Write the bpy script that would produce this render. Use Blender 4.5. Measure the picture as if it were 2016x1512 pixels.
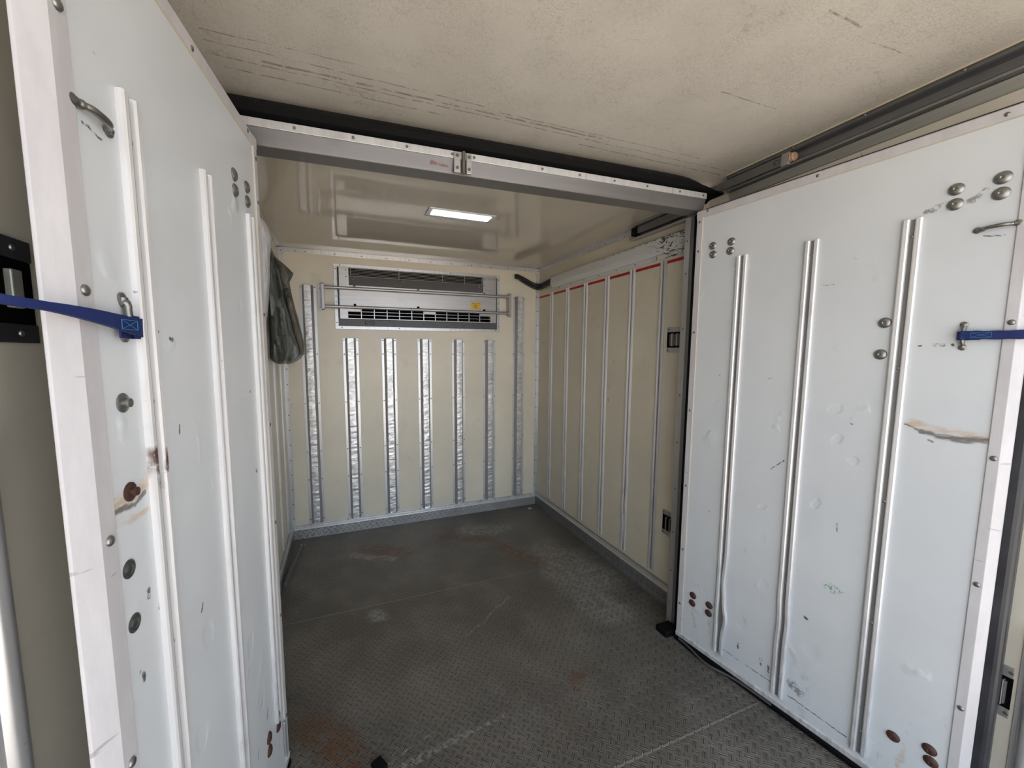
import bpy, bmesh, math, random
from mathutils import Vector, Matrix, noise as mnoise
random.seed(7)
D = bpy.data
for o in list(D.objects): D.objects.remove(o)
SC = bpy.context.scene
COL = SC.collection

# ------------------------------------------------------------ camera
cd = D.cameras.new('camera'); cam = D.objects.new('camera', cd); COL.objects.link(cam)
F_PX = 766.26
cd.sensor_fit = 'HORIZONTAL'; cd.sensor_width = 36.0; cd.lens = F_PX / 2016 * 36
cd.shift_x = 45.43 / 2016; cd.shift_y = 13.97 / 2016
cd.clip_start = 0.02
CP = Vector((0.36421, -2.94168, 1.31214))
r = Vector((0.93547219, -0.35339843, 0.00115219)); u = Vector((0.03369569, 0.09243953, 0.995148)); f = r.cross(u) * -1
M = Matrix((( r.x, u.x, -f.x, CP.x), (r.y, u.y, -f.y, CP.y), (r.z, u.z, -f.z, CP.z), (0, 0, 0, 1)))
cam.matrix_world = M
SC.camera = cam

# ------------------------------------------------------------ world, sun, exposure
SC.view_settings.view_transform = 'Standard'; SC.view_settings.look = 'None'
SC.view_settings.gamma = 1; SC.view_settings.use_curve_mapping = False
SC.view_settings.exposure = 1.42
w = D.worlds.new('sky'); SC.world = w; w.use_nodes = True
bg = w.node_tree.nodes['Background']; bg.inputs[0].default_value = (0.72, 0.85, 1.0, 1); bg.inputs[1].default_value = 1.25
sl = D.lights.new('sun', 'SUN'); sl.energy = 8.5; sl.angle = 0.009; sl.color = (1, 0.93, 0.82)
sun = D.objects.new('sun', sl); COL.objects.link(sun)
sun.rotation_euler = (math.radians(-32), math.radians(12), 0)
# light portal over the open rear end of the body (guides sampling of the sky only)
pl = D.lights.new('sky_portal', 'AREA'); pl.shape = 'RECTANGLE'; pl.size = 1.99; pl.size_y = 2.05
pl.cycles.is_portal = True
po = D.objects.new('sky_portal', pl); COL.objects.link(po)
po.location = (0.955, -3.42, 1.03); po.rotation_euler = (math.radians(90), 0, 0)
SC.cycles.max_bounces = 9; SC.cycles.diffuse_bounces = 8; SC.cycles.glossy_bounces = 4
SC.cycles.use_adaptive_sampling = True; SC.cycles.adaptive_threshold = 0.015
SC.cycles.use_denoising = True
SC.cycles.sample_clamp_indirect = 6
SC.cycles.caustics_reflective = False; SC.cycles.caustics_refractive = False

# ------------------------------------------------------------ node helpers
class NT:
    def __init__(s, name):
        s.m = D.materials.new(name); s.m.use_nodes = True; s.t = s.m.node_tree
        s.b = s.t.nodes['Principled BSDF']
        s._co = None
    def n(s, typ, **kw):
        x = s.t.nodes.new(typ)
        for k, v in kw.items(): setattr(x, k, v)
        return x
    def lk(s, a, b): s.t.links.new(a, b)
    def put(s, sock, v):
        if isinstance(v, bpy.types.NodeSocket): s.lk(v, sock)
        elif isinstance(v, (tuple, list)) and len(v) == 3 and sock.type == 'RGBA': sock.default_value = (*v, 1)
        else: sock.default_value = v
    def co(s):
        if s._co is None: s._co = s.n('ShaderNodeTexCoord').outputs['Object']
        return s._co
    def mapped(s, scale=(1, 1, 1), rot=(0, 0, 0), loc=(0, 0, 0), src=None):
        m = s.n('ShaderNodeMapping'); s.lk(src or s.co(), m.inputs[0])
        m.inputs['Scale'].default_value = scale; m.inputs['Rotation'].default_value = rot; m.inputs['Location'].default_value = loc
        return m.outputs[0]
    def noise(s, scale=5, detail=3, rough=.5, vec=None, dist=0):
        x = s.n('ShaderNodeTexNoise'); s.lk(vec or s.co(), x.inputs['Vector'])
        x.inputs['Scale'].default_value = scale; x.inputs['Detail'].default_value = detail
        x.inputs['Roughness'].default_value = rough; x.inputs['Distortion'].default_value = dist
        return x.outputs['Fac']
    def math(s, op, a, b=0.0, c=0.0, clamp=False):
        x = s.n('ShaderNodeMath', operation=op, use_clamp=clamp)
        s.put(x.inputs[0], a); s.put(x.inputs[1], b)
        if len(x.inputs) > 2: s.put(x.inputs[2], c)
        return x.outputs[0]
    def vm(s, op, a, b=(0, 0, 0), out='Vector'):
        x = s.n('ShaderNodeVectorMath', operation=op); s.put(x.inputs[0], a); s.put(x.inputs[1], b)
        return x.outputs[out]
    def sep(s, v=None):
        x = s.n('ShaderNodeSeparateXYZ'); s.lk(v or s.co(), x.inputs[0]); return x.outputs
    def comb(s, a, b, c):
        x = s.n('ShaderNodeCombineXYZ'); s.put(x.inputs[0], a); s.put(x.inputs[1], b); s.put(x.inputs[2], c); return x.outputs[0]
    def ss(s, v, a, b, lo=0.0, hi=1.0):
        x = s.n('ShaderNodeMapRange', interpolation_type='SMOOTHSTEP'); s.put(x.inputs[0], v)
        x.inputs[1].default_value = a; x.inputs[2].default_value = b; x.inputs[3].default_value = lo; x.inputs[4].default_value = hi
        return x.outputs[0]
    def mix(s, fac, a, b):
        x = s.n('ShaderNodeMix', data_type='RGBA'); s.put(x.inputs[0], fac); s.put(x.inputs[6], a); s.put(x.inputs[7], b)
        return x.outputs[2]
    def mul(s, a, b): return s.math('MULTIPLY', a, b)
    def bump(s, h, strength=.5, dist=.002, prev=None):
        x = s.n('ShaderNodeBump'); s.lk(h, x.inputs['Height']); x.inputs['Strength'].default_value = strength
        x.inputs['Distance'].default_value = dist
        if prev is not None: s.lk(prev, x.inputs['Normal'])
        return x.outputs[0]
    def stroke(s, P, A, B, W):
        g = s.n('ShaderNodeGroup'); g.node_tree = STROKE
        s.put(g.inputs[0], P); g.inputs[1].default_value = A; g.inputs[2].default_value = B; g.inputs[3].default_value = W
        return g.outputs[0]
    def strokes(s, P, items):
        acc = None
        for A, B, W in items:
            k = s.stroke(P, A, B, W)
            acc = k if acc is None else s.math('MAXIMUM', acc, k)
        return acc
    def warp(s, scale, amt):
        nz = s.n('ShaderNodeTexNoise'); s.lk(s.co(), nz.inputs['Vector']); nz.inputs['Scale'].default_value = scale; nz.inputs['Detail'].default_value = 3
        d = s.vm('SUBTRACT', nz.outputs['Color'], (.5, .5, .5)); x = s.n('ShaderNodeVectorMath', operation='SCALE')
        s.lk(d, x.inputs[0]); x.inputs['Scale'].default_value = amt
        return s.vm('ADD', s.co(), x.outputs[0])
    def fin(s, col=None, rough=.5, metal=0.0, normal=None, spec=None, coat=None, coat_rough=.1):
        if col is not None: s.put(s.b.inputs['Base Color'], col)
        s.put(s.b.inputs['Roughness'], rough); s.put(s.b.inputs['Metallic'], metal)
        if normal is not None: s.lk(normal, s.b.inputs['Normal'])
        if spec is not None: s.b.inputs['Specular IOR Level'].default_value = spec
        if coat: s.b.inputs['Coat Weight'].default_value = coat; s.b.inputs['Coat Roughness'].default_value = coat_rough
        return s.m

def make_stroke_group():
    g = D.node_groups.new('stroke_mask', 'ShaderNodeTree')
    g.interface.new_socket('P', in_out='INPUT', socket_type='NodeSocketVector')
    g.interface.new_socket('A', in_out='INPUT', socket_type='NodeSocketVector')
    g.interface.new_socket('B', in_out='INPUT', socket_type='NodeSocketVector')
    g.interface.new_socket('W', in_out='INPUT', socket_type='NodeSocketFloat')
    g.interface.new_socket('Mask', in_out='OUTPUT', socket_type='NodeSocketFloat')
    N, L = g.nodes, g.links
    i = N.new('NodeGroupInput'); o = N.new('NodeGroupOutput')
    def vm(op, a, b=None):
        x = N.new('ShaderNodeVectorMath'); x.operation = op; L.new(a, x.inputs[0])
        if b is not None: L.new(b, x.inputs[1])
        return x
    pa = vm('SUBTRACT', i.outputs['P'], i.outputs['A']).outputs[0]
    ba = vm('SUBTRACT', i.outputs['B'], i.outputs['A']).outputs[0]
    d1 = vm('DOT_PRODUCT', pa, ba).outputs['Value']; d2 = vm('DOT_PRODUCT', ba, ba).outputs['Value']
    h = N.new('ShaderNodeMath'); h.operation = 'DIVIDE'; h.use_clamp = True; L.new(d1, h.inputs[0]); L.new(d2, h.inputs[1])
    sc = N.new('ShaderNodeVectorMath'); sc.operation = 'SCALE'; L.new(ba, sc.inputs[0]); L.new(h.outputs[0], sc.inputs['Scale'])
    q = vm('SUBTRACT', pa, sc.outputs[0]).outputs[0]
    ln = vm('LENGTH', q).outputs['Value']
    dv = N.new('ShaderNodeMath'); dv.operation = 'DIVIDE'; L.new(ln, dv.inputs[0]); L.new(i.outputs['W'], dv.inputs[1])
    mr = N.new('ShaderNodeMapRange'); mr.interpolation_type = 'SMOOTHSTEP'; L.new(dv.outputs[0], mr.inputs[0])
    mr.inputs[1].default_value = .35; mr.inputs[2].default_value = 1; mr.inputs[3].default_value = 1; mr.inputs[4].default_value = 0
    L.new(mr.outputs[0], o.inputs[0])
    return g
STROKE = make_stroke_group()

def plain(name, col, rough=.5, metal=0.0, var=.08, scale=30, bump=0.0, spec=None):
    m = NT(name); nz = m.noise(scale, 4, .6)
    c2 = tuple(max(0, c * (1 - var * 2)) for c in col); c1 = tuple(min(1, c * (1 + var)) for c in col)
    c = m.mix(nz, c2, c1)
    rr = m.math('ADD', m.math('MULTIPLY', m.math('SUBTRACT', nz, .5), .25), rough, clamp=True)
    nm = m.bump(m.noise(scale * 4, 3, .6), bump, .001) if bump else None
    return m.fin(c, rr, metal, nm, spec)

# ------------------------------------------------------------ materials
def mat_cream(name, col=(.72, .66, .53), marks=(), red=None, rough=.38):
    m = NT(name)
    big = m.noise(2.2, 4, .6); fine = m.noise(90, 3, .6)
    c = m.mix(m.ss(big, .3, .75), tuple(x * .93 for x in col), tuple(min(1, x * 1.05) for x in col))
    c = m.mix(m.mul(m.ss(fine, .55, .8), .25), c, tuple(x * .8 for x in col))
    # little dark nicks and grime
    nick = m.mul(m.ss(m.noise(38, 2, .6, m.mapped((1, 1, .35))), .72, .76), m.ss(m.noise(5, 2), .5, .62))
    c = m.mix(m.mul(nick, .7), c, (.12, .10, .08))
    gr = m.mul(m.ss(m.noise(7, 5, .7), .56, .8), .30)
    c = m.mix(gr, c, (.40, .33, .22))
    if red:
        z = m.sep()
        k = m.mul(m.math('GREATER_THAN', z[2], red[0]), m.math('LESS_THAN', z[2], red[1]))
        c = m.mix(k, c, (.42, .008, .012))
    if marks: c = m.mix(m.mul(m.strokes(m.warp(25, .015), marks), .6), c, (.12, .10, .08))
    nm = m.bump(m.noise(14, 2, .5), .12, .004)
    return m.fin(c, rough, 0, nm)

def mat_ceiling_fibre():
    m = NT('fibreglass_ceiling')
    a = m.noise(150, 1.5, .5, m.mapped((1, .35, 1), (0, 0, .5))); b = m.noise(150, 1.5, .5, m.mapped((.35, 1, 1), (0, 0, -.4))); d = m.noise(210, 1, .5)
    def ridge(v, wd): return m.ss(m.math('ABSOLUTE', m.math('SUBTRACT', v, .5)), 0, wd, 1, 0)
    fib = m.math('MAXIMUM', m.math('MAXIMUM', ridge(a, .034), ridge(b, .034)), m.mul(ridge(d, .03), .6))
    patch = m.ss(m.noise(9, 3, .6), .35, .65)
    fibm = m.mul(fib, m.math('MULTIPLY_ADD', patch, .6, .25))
    base = m.mix(m.ss(m.noise(3, 4, .6), .3, .7), (.63, .59, .525), (.71, .67, .60))
    c = m.mix(m.mul(fibm, .5), base, (.36, .31, .24))
    P = m.warp(12, .012)
    st = []
    for y, x0, x1, wd in ((-1.695, .08, 1.92, .0035), (-1.712, .20, 1.25, .006), (-1.745, .08, .8, .003), (-1.78, .08, .45, .0025),
                          (-1.655, .09, .7, .0035), (-1.66, 1.2, 1.9, .004), (-1.73, .85, 1.7, .003), (-2.33, 1.40, 1.52, .004), (-2.31, 1.6, 1.75, .003), (-2.05, 1.42, 1.65, .003)):
        st.append(((x0, y, 2.065), (x1, y + random.uniform(-.01, .01), 2.065), wd))
    brk = m.ss(m.noise(30, 4, .7), .38, .56)
    c = m.mix(m.mul(m.mul(m.strokes(P, st), brk), .62), c, (.13, .10, .085))
    dirt = m.mul(m.ss(m.noise(5, 6, .75, m.mapped((1, 2.2, 1))), .56, .72), m.ss(m.noise(60, 4, .7), .45, .62))
    c = m.mix(m.mul(dirt, .5), c, (.30, .24, .19))
    nm = m.bump(fibm, .25, .0015)
    return m.fin(c, .6, 0, nm)

def mat_ceiling_gloss():
    m = NT('smooth_cream_ceiling')
    c = m.mix(m.ss(m.noise(2.5, 3), .3, .7), (.56, .515, .435), (.60, .555, .475))
    n2 = m.mul(m.ss(m.noise(40, 3, .6), .70, .75), m.ss(m.noise(6), .5, .6))
    c = m.mix(m.mul(n2, .5), c, (.2, .17, .13))
    nm = m.bump(m.noise(3.0, 2, .4), .12, .01)
    return m.fin(c, .07, 0, nm, spec=.75)

def checker_height(m, u_, v_, cell=.026):
    """pairs of raised lozenge bars, direction alternating cell by cell, laid at 45 degrees"""
    k = 1 / (cell * math.sqrt(2))
    a = m.mul(m.math('ADD', u_, v_), k); b = m.mul(m.math('SUBTRACT', u_, v_), k)
    ca = m.math('FLOOR', a); cb = m.math('FLOOR', b)
    fa = m.math('SUBTRACT', m.math('FRACT', a), .5); fb = m.math('SUBTRACT', m.math('FRACT', b), .5)
    par = m.math('MODULO', m.math('ABSOLUTE', m.math('ADD', ca, cb)), 2)
    par = m.math('GREATER_THAN', par, .5)
    inv = m.math('SUBTRACT', 1, par)
    lx = m.math('ADD', m.mul(fa, par), m.mul(fb, inv)); ly = m.math('ADD', m.mul(fb, par), m.mul(fa, inv))
    l2 = m.math('SUBTRACT', m.math('ABSOLUTE', ly), .15)
    e = m.math('ADD', m.math('POWER', m.math('ABSOLUTE', m.math('DIVIDE', lx, .50)), 2.0), m.math('POWER', m.math('ABSOLUTE', m.math('DIVIDE', l2, .092)), 2.0))
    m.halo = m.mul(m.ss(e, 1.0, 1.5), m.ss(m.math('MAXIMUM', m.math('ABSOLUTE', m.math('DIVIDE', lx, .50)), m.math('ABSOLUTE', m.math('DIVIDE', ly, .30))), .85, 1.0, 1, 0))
    return m.ss(e, .15, 1.0, 1, 0)

def mat_floor():
    m = NT('dirty_checker_plate')
    x = m.sep(); h = checker_height(m, x[0], x[1])
    big = m.noise(1.7, 5, .62); med = m.noise(7, 5, .65)
    c = m.mix(m.ss(big, .33, .68), (.118, .104, .088), (.190, .171, .149))
    c = m.mix(m.mul(m.ss(med, .45, .75), .5), c, (.25, .23, .205))
    # front part of the floor is browner, with rust and whitish patches
    rust_zone = m.strokes(m.warp(6, .12), [((1.36, -.62, 0), (1.47, -.84, 0), .11), ((1.62, -.90, 0), (1.70, -.93, 0), .05), ((.50, -.30, 0), (.68, -.45, 0), .11), ((.24, -1.58, 0), (.34, -1.70, 0), .10), ((1.20, -1.74, 0), (1.22, -1.70, 0), .03), ((1.0, -.32, 0), (1.3, -.5, 0), .07)])
    c = m.mix(m.mul(m.mul(rust_zone, m.ss(m.noise(22, 4, .7), .36, .58)), .75), c, (.16, .07, .03))
    pale = m.strokes(m.warp(5, .16), [((1.62, -.78, 0), (1.70, -1.15, 0), .20), ((1.55, -1.0, 0), (1.6, -1.4, 0), .16), ((.40, -.36, 0), (.62, -.5, 0), .05),
                                      ((.48, -1.02, 0), (.5, -1.05, 0), .05), ((1.2, -.3, 0), (1.45, -.36, 0), .10)])
    c = m.mix(m.mul(m.mul(pale, m.ss(m.noise(26, 5, .75), .35, .60)), .8), c, (.34, .325, .295))
    scr = m.strokes(m.warp(9, .03), [((.88, -1.755, 0), (.70, -1.775, 0), .010), ((.72, -1.772, 0), (.50, -1.80, 0), .020), ((1.17, -1.125, 0), (.86, -1.33, 0), .010), ((.62, -1.72, 0), (.45, -1.78, 0), .007)])
    c = m.mix(m.mul(m.mul(scr, m.ss(m.noise(60, 4, .7), .4, .6)), .6), c, (.40, .39, .36))
    # welded plate joints
    j = m.math('MAXIMUM', m.ss(m.math('ABSOLUTE', m.math('ADD', x[1], .945)), .0015, .004, 1, 0), m.ss(m.math('ABSOLUTE', m.math('ADD', x[1], 2.043)), .002, .005, 1, 0))
    c = m.mix(m.mul(j, .6), c, (.33, .31, .28))
    # highlights painted on the worn crests, grime and painted shade in between
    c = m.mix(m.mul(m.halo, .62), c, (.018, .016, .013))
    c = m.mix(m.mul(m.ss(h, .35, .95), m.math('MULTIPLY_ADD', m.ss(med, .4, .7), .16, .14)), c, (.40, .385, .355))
    hh = m.math('ADD', m.mul(h, m.math('SUBTRACT', 1, j)), m.mul(j, .3))
    nm = m.bump(hh, 1.0, .0034); nm = m.bump(m.noise(160, 3, .6), .12, .0008, nm)
    rr = m.math('MULTIPLY_ADD', med, .24, .30)
    return m.fin(c, rr, .35, nm)

def mat_kick(dirty=1.0):
    m = NT('checker_plate_kick')
    x = m.sep(); h = checker_height(m, m.math('ADD', x[0], x[1]), x[2], .029)
    n1 = m.noise(9, 4, .6)
    c = m.mix(n1, (.36, .36, .36), (.60, .60, .60))
    c = m.mix(m.mul(m.halo, .75), c, (.10, .10, .10)); c = m.mix(m.mul(h, .5), c, (.80, .80, .80))  # shade round the bars and crest highlights painted into the colour
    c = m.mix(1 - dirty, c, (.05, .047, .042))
    nm = m.bump(h, 1.0, .003)
    return m.fin(c, m.math('MULTIPLY_ADD', n1, .3, .2), .55, nm)

def mat_alu(name, col=(.78, .77, .78), rough=.32, metal=.75, low_wear=False, brush=(60, 60, 2), stain=None):
    m = NT(name)
    st = m.noise(1.0, 4, .6, m.mapped(brush)); n2 = m.noise(6, 4, .65)
    c = m.mix(m.ss(st, .3, .7), tuple(x * .86 for x in col), col)
    c = m.mix(m.mul(m.ss(n2, .55, .75), .35), c, tuple(x * .6 for x in col))
    nick = m.ss(m.noise(120, 3, .6), .70, .75)
    c = m.mix(m.mul(nick, .6), c, (.12, .10, .09))
    if low_wear:
        z = m.sep(); k = m.mul(m.ss(z[2], .85, .05), m.ss(m.noise(1, 4, .7, m.mapped((40, 40, 9))), .35, .65))
        c = m.mix(m.mul(k, .55), c, (.33, .33, .34))
    if stain: c = m.mix(m.mul(m.strokes(m.warp(30, .02), stain), m.ss(m.noise(60, 4, .7), .3, .55)), c, (.11, .05, .03))
    rr = m.math('MULTIPLY_ADD', st, .25, rough - .1)
    return m.fin(c, rr, metal, m.bump(m.noise(40, 3), .1, .0008))

def mat_crinkle():
    m = NT('crinkled_galvanised_steel')
    v = m.mapped((16, 16, 34)); a = m.noise(1, 4, .65, v, 1.2); b = m.noise(1, 3, .6, m.mapped((6, 6, 120)))
    c = m.mix(m.ss(a, .35, .65), (.56, .55, .54), (.80, .79, .785))
    c = m.mix(m.mul(m.ss(b, .60, .68), .55), c, (.12, .115, .11))
    dk = m.mul(m.ss(m.noise(1, 4, .7, m.mapped((30, 30, 12))), .60, .70), .6)
    c = m.mix(dk, c, (.14, .13, .12))
    nm = m.bump(a, .45, .004); nm = m.bump(b, .4, .002, nm)
    return m.fin(c, .34, .6, nm)

def mat_panel(name, dark, rust, grey, z_dirt=True, extra_green=(), worn=(), big_dents=()):
    """painted door skin: scuffs, dents, small black nicks, a painted handle shadow, rust where the photo has it"""
    m = NT(name)
    base = m.mix(m.ss(m.noise(2.0, 4, .6), .3, .7), (.575, .595, .618), (.625, .645, .668))
    orange = m.noise(260, 2, .5)
    c = m.mix(m.mul(m.ss(m.noise(9, 6, .75, m.mapped((1, 1, .6))), .60, .75), .16), base, (.46, .45, .43))
    nick = m.mul(m.ss(m.noise(42, 2, .7, m.mapped((.45, 1, 1.6), (0, .3, 0))), .735, .755), m.ss(m.noise(4, 2), .50, .58))
    c = m.mix(m.mul(nick, .8), c, (.10, .10, .10))
    x = m.sep()
    if z_dirt:
        low = m.mul(m.ss(x[2], .55, .02), m.ss(m.noise(17, 6, .8, m.mapped((1, 1, .5))), .56, .68))
        c = m.mix(m.mul(low, .5), c, (.28, .26, .24))
    P = m.warp(40, .014)
    if dark: c = m.mix(m.mul(m.strokes(m.warp(60, .010), dark), m.ss(m.noise(70, 3, .7), .38, .5)), c, (.09, .085, .08))
    if rust:
        halo = m.mul(m.strokes(m.warp(14, .05), rust), m.ss(m.noise(24, 5, .75, m.mapped((.5, 1, 2))), .36, .66))
        c = m.mix(m.mul(halo, .75), c, (.50, .33, .16))
    if grey: c = m.mix(m.mul(m.strokes(P, grey), m.ss(m.noise(55, 4, .7, m.mapped((.3, 1, 3))), .30, .5)), c, (.17, .16, .15))
    if extra_green: c = m.mix(m.mul(m.strokes(P, extra_green), m.ss(m.noise(120, 3, .7), .5, .56)), c, (.16, .30, .18))
    if worn: c = m.mix(m.mul(m.strokes(m.warp(45, .022), worn), m.ss(m.noise(90, 4, .7), .42, .52)), c, (.24, .235, .24))
    dents = m.mul(m.ss(m.noise(13, 2, .4), .62, .78), m.ss(m.noise(2.2, 2), .42, .6))
    if big_dents: dents = m.math('ADD', dents, m.mul(m.strokes(m.warp(28, .030), [(p, (p[0] + .003, 0, p[2] + .008), w_ * 1.7) for p, w_ in big_dents]), -.30))
    nm = m.bump(dents, .6, .006); nm = m.bump(orange, .10, .0006, nm)
    nm = m.bump(m.noise(3.2, 2), .25, .008, nm)
    return m.fin(c, .36, 0, nm, spec=.45)

def mat_frame():
    m = NT('white_door_edging')
    a = m.noise(5, 5, .7, m.mapped((4, 4, 1)))
    c = m.mix(m.ss(a, .35, .7), (.50, .48, .495), (.57, .55, .565))
    c = m.mix(m.mul(m.ss(m.noise(11, 5, .75), .62, .76), .35), c, (.52, .43, .33))
    c = m.mix(m.mul(m.ss(m.noise(50, 2, .6, m.mapped((.3, .3, 1.5))), .70, .73), .5), c, (.2, .18, .17))
    return m.fin(c, .42, .05, m.bump(m.noise(30, 3), .08, .001))

def mat_cover():
    m = NT('grey_white_cover'); x = m.sep()
    c = m.mix(m.noise(6, 4), (.58, .58, .57), (.66, .66, .65))
    reg = m.ss(x[1], -.36, -.46)
    sc = m.mul(reg, m.ss(m.noise(1, 5, .7, m.mapped((22, 22, 48), (.5, 0, 0)), 1.5), .525, .565))
    c = m.mix(sc, c, (.035, .035, .035))
    top = m.mul(m.mul(m.ss(x[2], .088, .098), m.ss(x[1], .18, -.1)), m.ss(m.noise(30, 3, .7), .5, .56))
    c = m.mix(m.mul(top, .7), c, (.08, .08, .08))
    return m.fin(c, .42, .1, m.bump(m.noise(10, 2), .2, .004))

def mat_bag(name, c0, c1, rough=.35):
    m = NT(name)
    a = m.noise(1, 3, .55, m.mapped((17, 17, 6)), 2.0)
    c = m.mix(m.ss(a, .35, .68), c0, c1)
    return m.fin(c, rough, 0, m.bump(a, .9, .012))

def emis(name, col, s):
    m = D.materials.new(name); m.use_nodes = True; b = m.node_tree.nodes['Principled BSDF']
    b.inputs['Base Color'].default_value = (.9, .9, .9, 1); b.inputs['Emission Color'].default_value = (*col, 1); b.inputs['Emission Strength'].default_value = s
    return m

M_ALU = mat_alu('aluminium'); M_ALUW = mat_alu('worn_aluminium_rail', (.82, .805, .81), .30, .35, True)
M_ALURUST = mat_alu('worn_aluminium_rail_rusty', (.82, .805, .81), .30, .35, True, stain=[((.585, .005, 1.165), (.575, .005, 1.11), .014), ((.556, .005, 1.165), (.556, .005, 1.135), .010)])
M_SCR = mat_alu('scraped_rail', (.62, .61, .61), .34, .4, True, brush=(90, 90, 3))
M_ALUT = mat_alu('aluminium_trim', (.70, .70, .71), .3, .5)
M_STEEL = mat_alu('brushed_steel', (.52, .50, .495), .36, .7, brush=(3, 60, 60))
M_HEAD = mat_alu('header_steel', (.17, .16, .158), .35, .4, brush=(2, 60, 60), stain=[((.56, .004, .024), (.615, .004, .021), .007), ((.66, 0, .01), (.68, 0, .05), .010), ((.70, .004, .033), (.735, .004, .030), .003)])
M_GREYMET = mat_alu('grey_bar_metal_and_web_shade', (.50, .48, .47), .38, .7)
M_CHAN = mat_alu('dull_metal_channel_shade', (.27, .262, .26), .4, .5)  # dull metal parts, and the shade painted into the rail channels
M_DKALU = mat_alu('dull_track_aluminium', (.24, .24, .25), .33, .75, brush=(60, 2, 60))
M_LOWFL = mat_alu('olive_grey_flange', (.36, .355, .32), .4, .4, brush=(60, 2, 60))
M_POST = mat_alu('post_steel', (.21, .205, .20), .42, .6)
M_CRINK = mat_crinkle()
M_RUBBER = plain('black_rubber', (.005, .005, .0055), .6, var=.3, spec=.12)
M_SEAL = plain('dark_door_seal', (.035, .035, .042), .38, var=.4, scale=12)
M_BLACK = plain('black_recess_shade', (.003, .003, .003), .9, spec=.05)
M_RIVET = plain('rivet_grey', (.20, .19, .18), .4, .6)
M_BOLT = plain('dull_bolt_steel', (.27, .265, .25), .33, .85, scale=60)
M_CUP = plain('dark_plug', (.10, .105, .10), .35, .6, var=.3)
M_BOLTR = plain('rusty_bolt', (.085, .036, .025), .6, .3, var=.4, scale=200)
M_NICKEL = plain('worn_nickel', (.27, .255, .23), .32, .85, var=.3, scale=40)
M_DKGREY = plain('dark_grey_plate', (.115, .115, .12), .5, .3, var=.2)
M_HOSE = plain('black_hose', (.012, .012, .013), .4)
M_STRAP = plain('blue_webbing', (.003, .016, .115), .7, var=.3, scale=150, bump=.4)
M_STITCH = plain('pale_blue_thread', (.03, .16, .34), .6)
M_YELLOW = plain('yellow_sticker', (.78, .48, .02), .5)
M_INK = plain('black_ink', (.03, .025, .02), .6)
M_PLUG = plain('pale_floor_plug', (.62, .60, .52), .4)
M_WOODROLL = plain('tan_roller', (.50, .32, .20), .6, var=.2)
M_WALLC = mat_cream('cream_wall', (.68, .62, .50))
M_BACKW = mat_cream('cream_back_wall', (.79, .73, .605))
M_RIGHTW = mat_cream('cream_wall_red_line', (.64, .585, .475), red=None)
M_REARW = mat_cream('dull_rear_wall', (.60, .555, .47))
M_CEILF = mat_ceiling_fibre(); M_CEILG = mat_ceiling_gloss()
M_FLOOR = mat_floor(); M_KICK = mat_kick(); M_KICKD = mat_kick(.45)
M_FRAME = mat_frame(); M_COVER = mat_cover()
M_RED = plain('red_tape', (.40, .008, .012), .45)
M_OUT = plain('white_body_skin', (.75, .75, .75), .4)
M_GROUND = plain('pale_concrete', (.50, .445, .395), .9, scale=3)
M_CAULK = plain('cream_sealant', (.60, .52, .36), .6)

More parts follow.
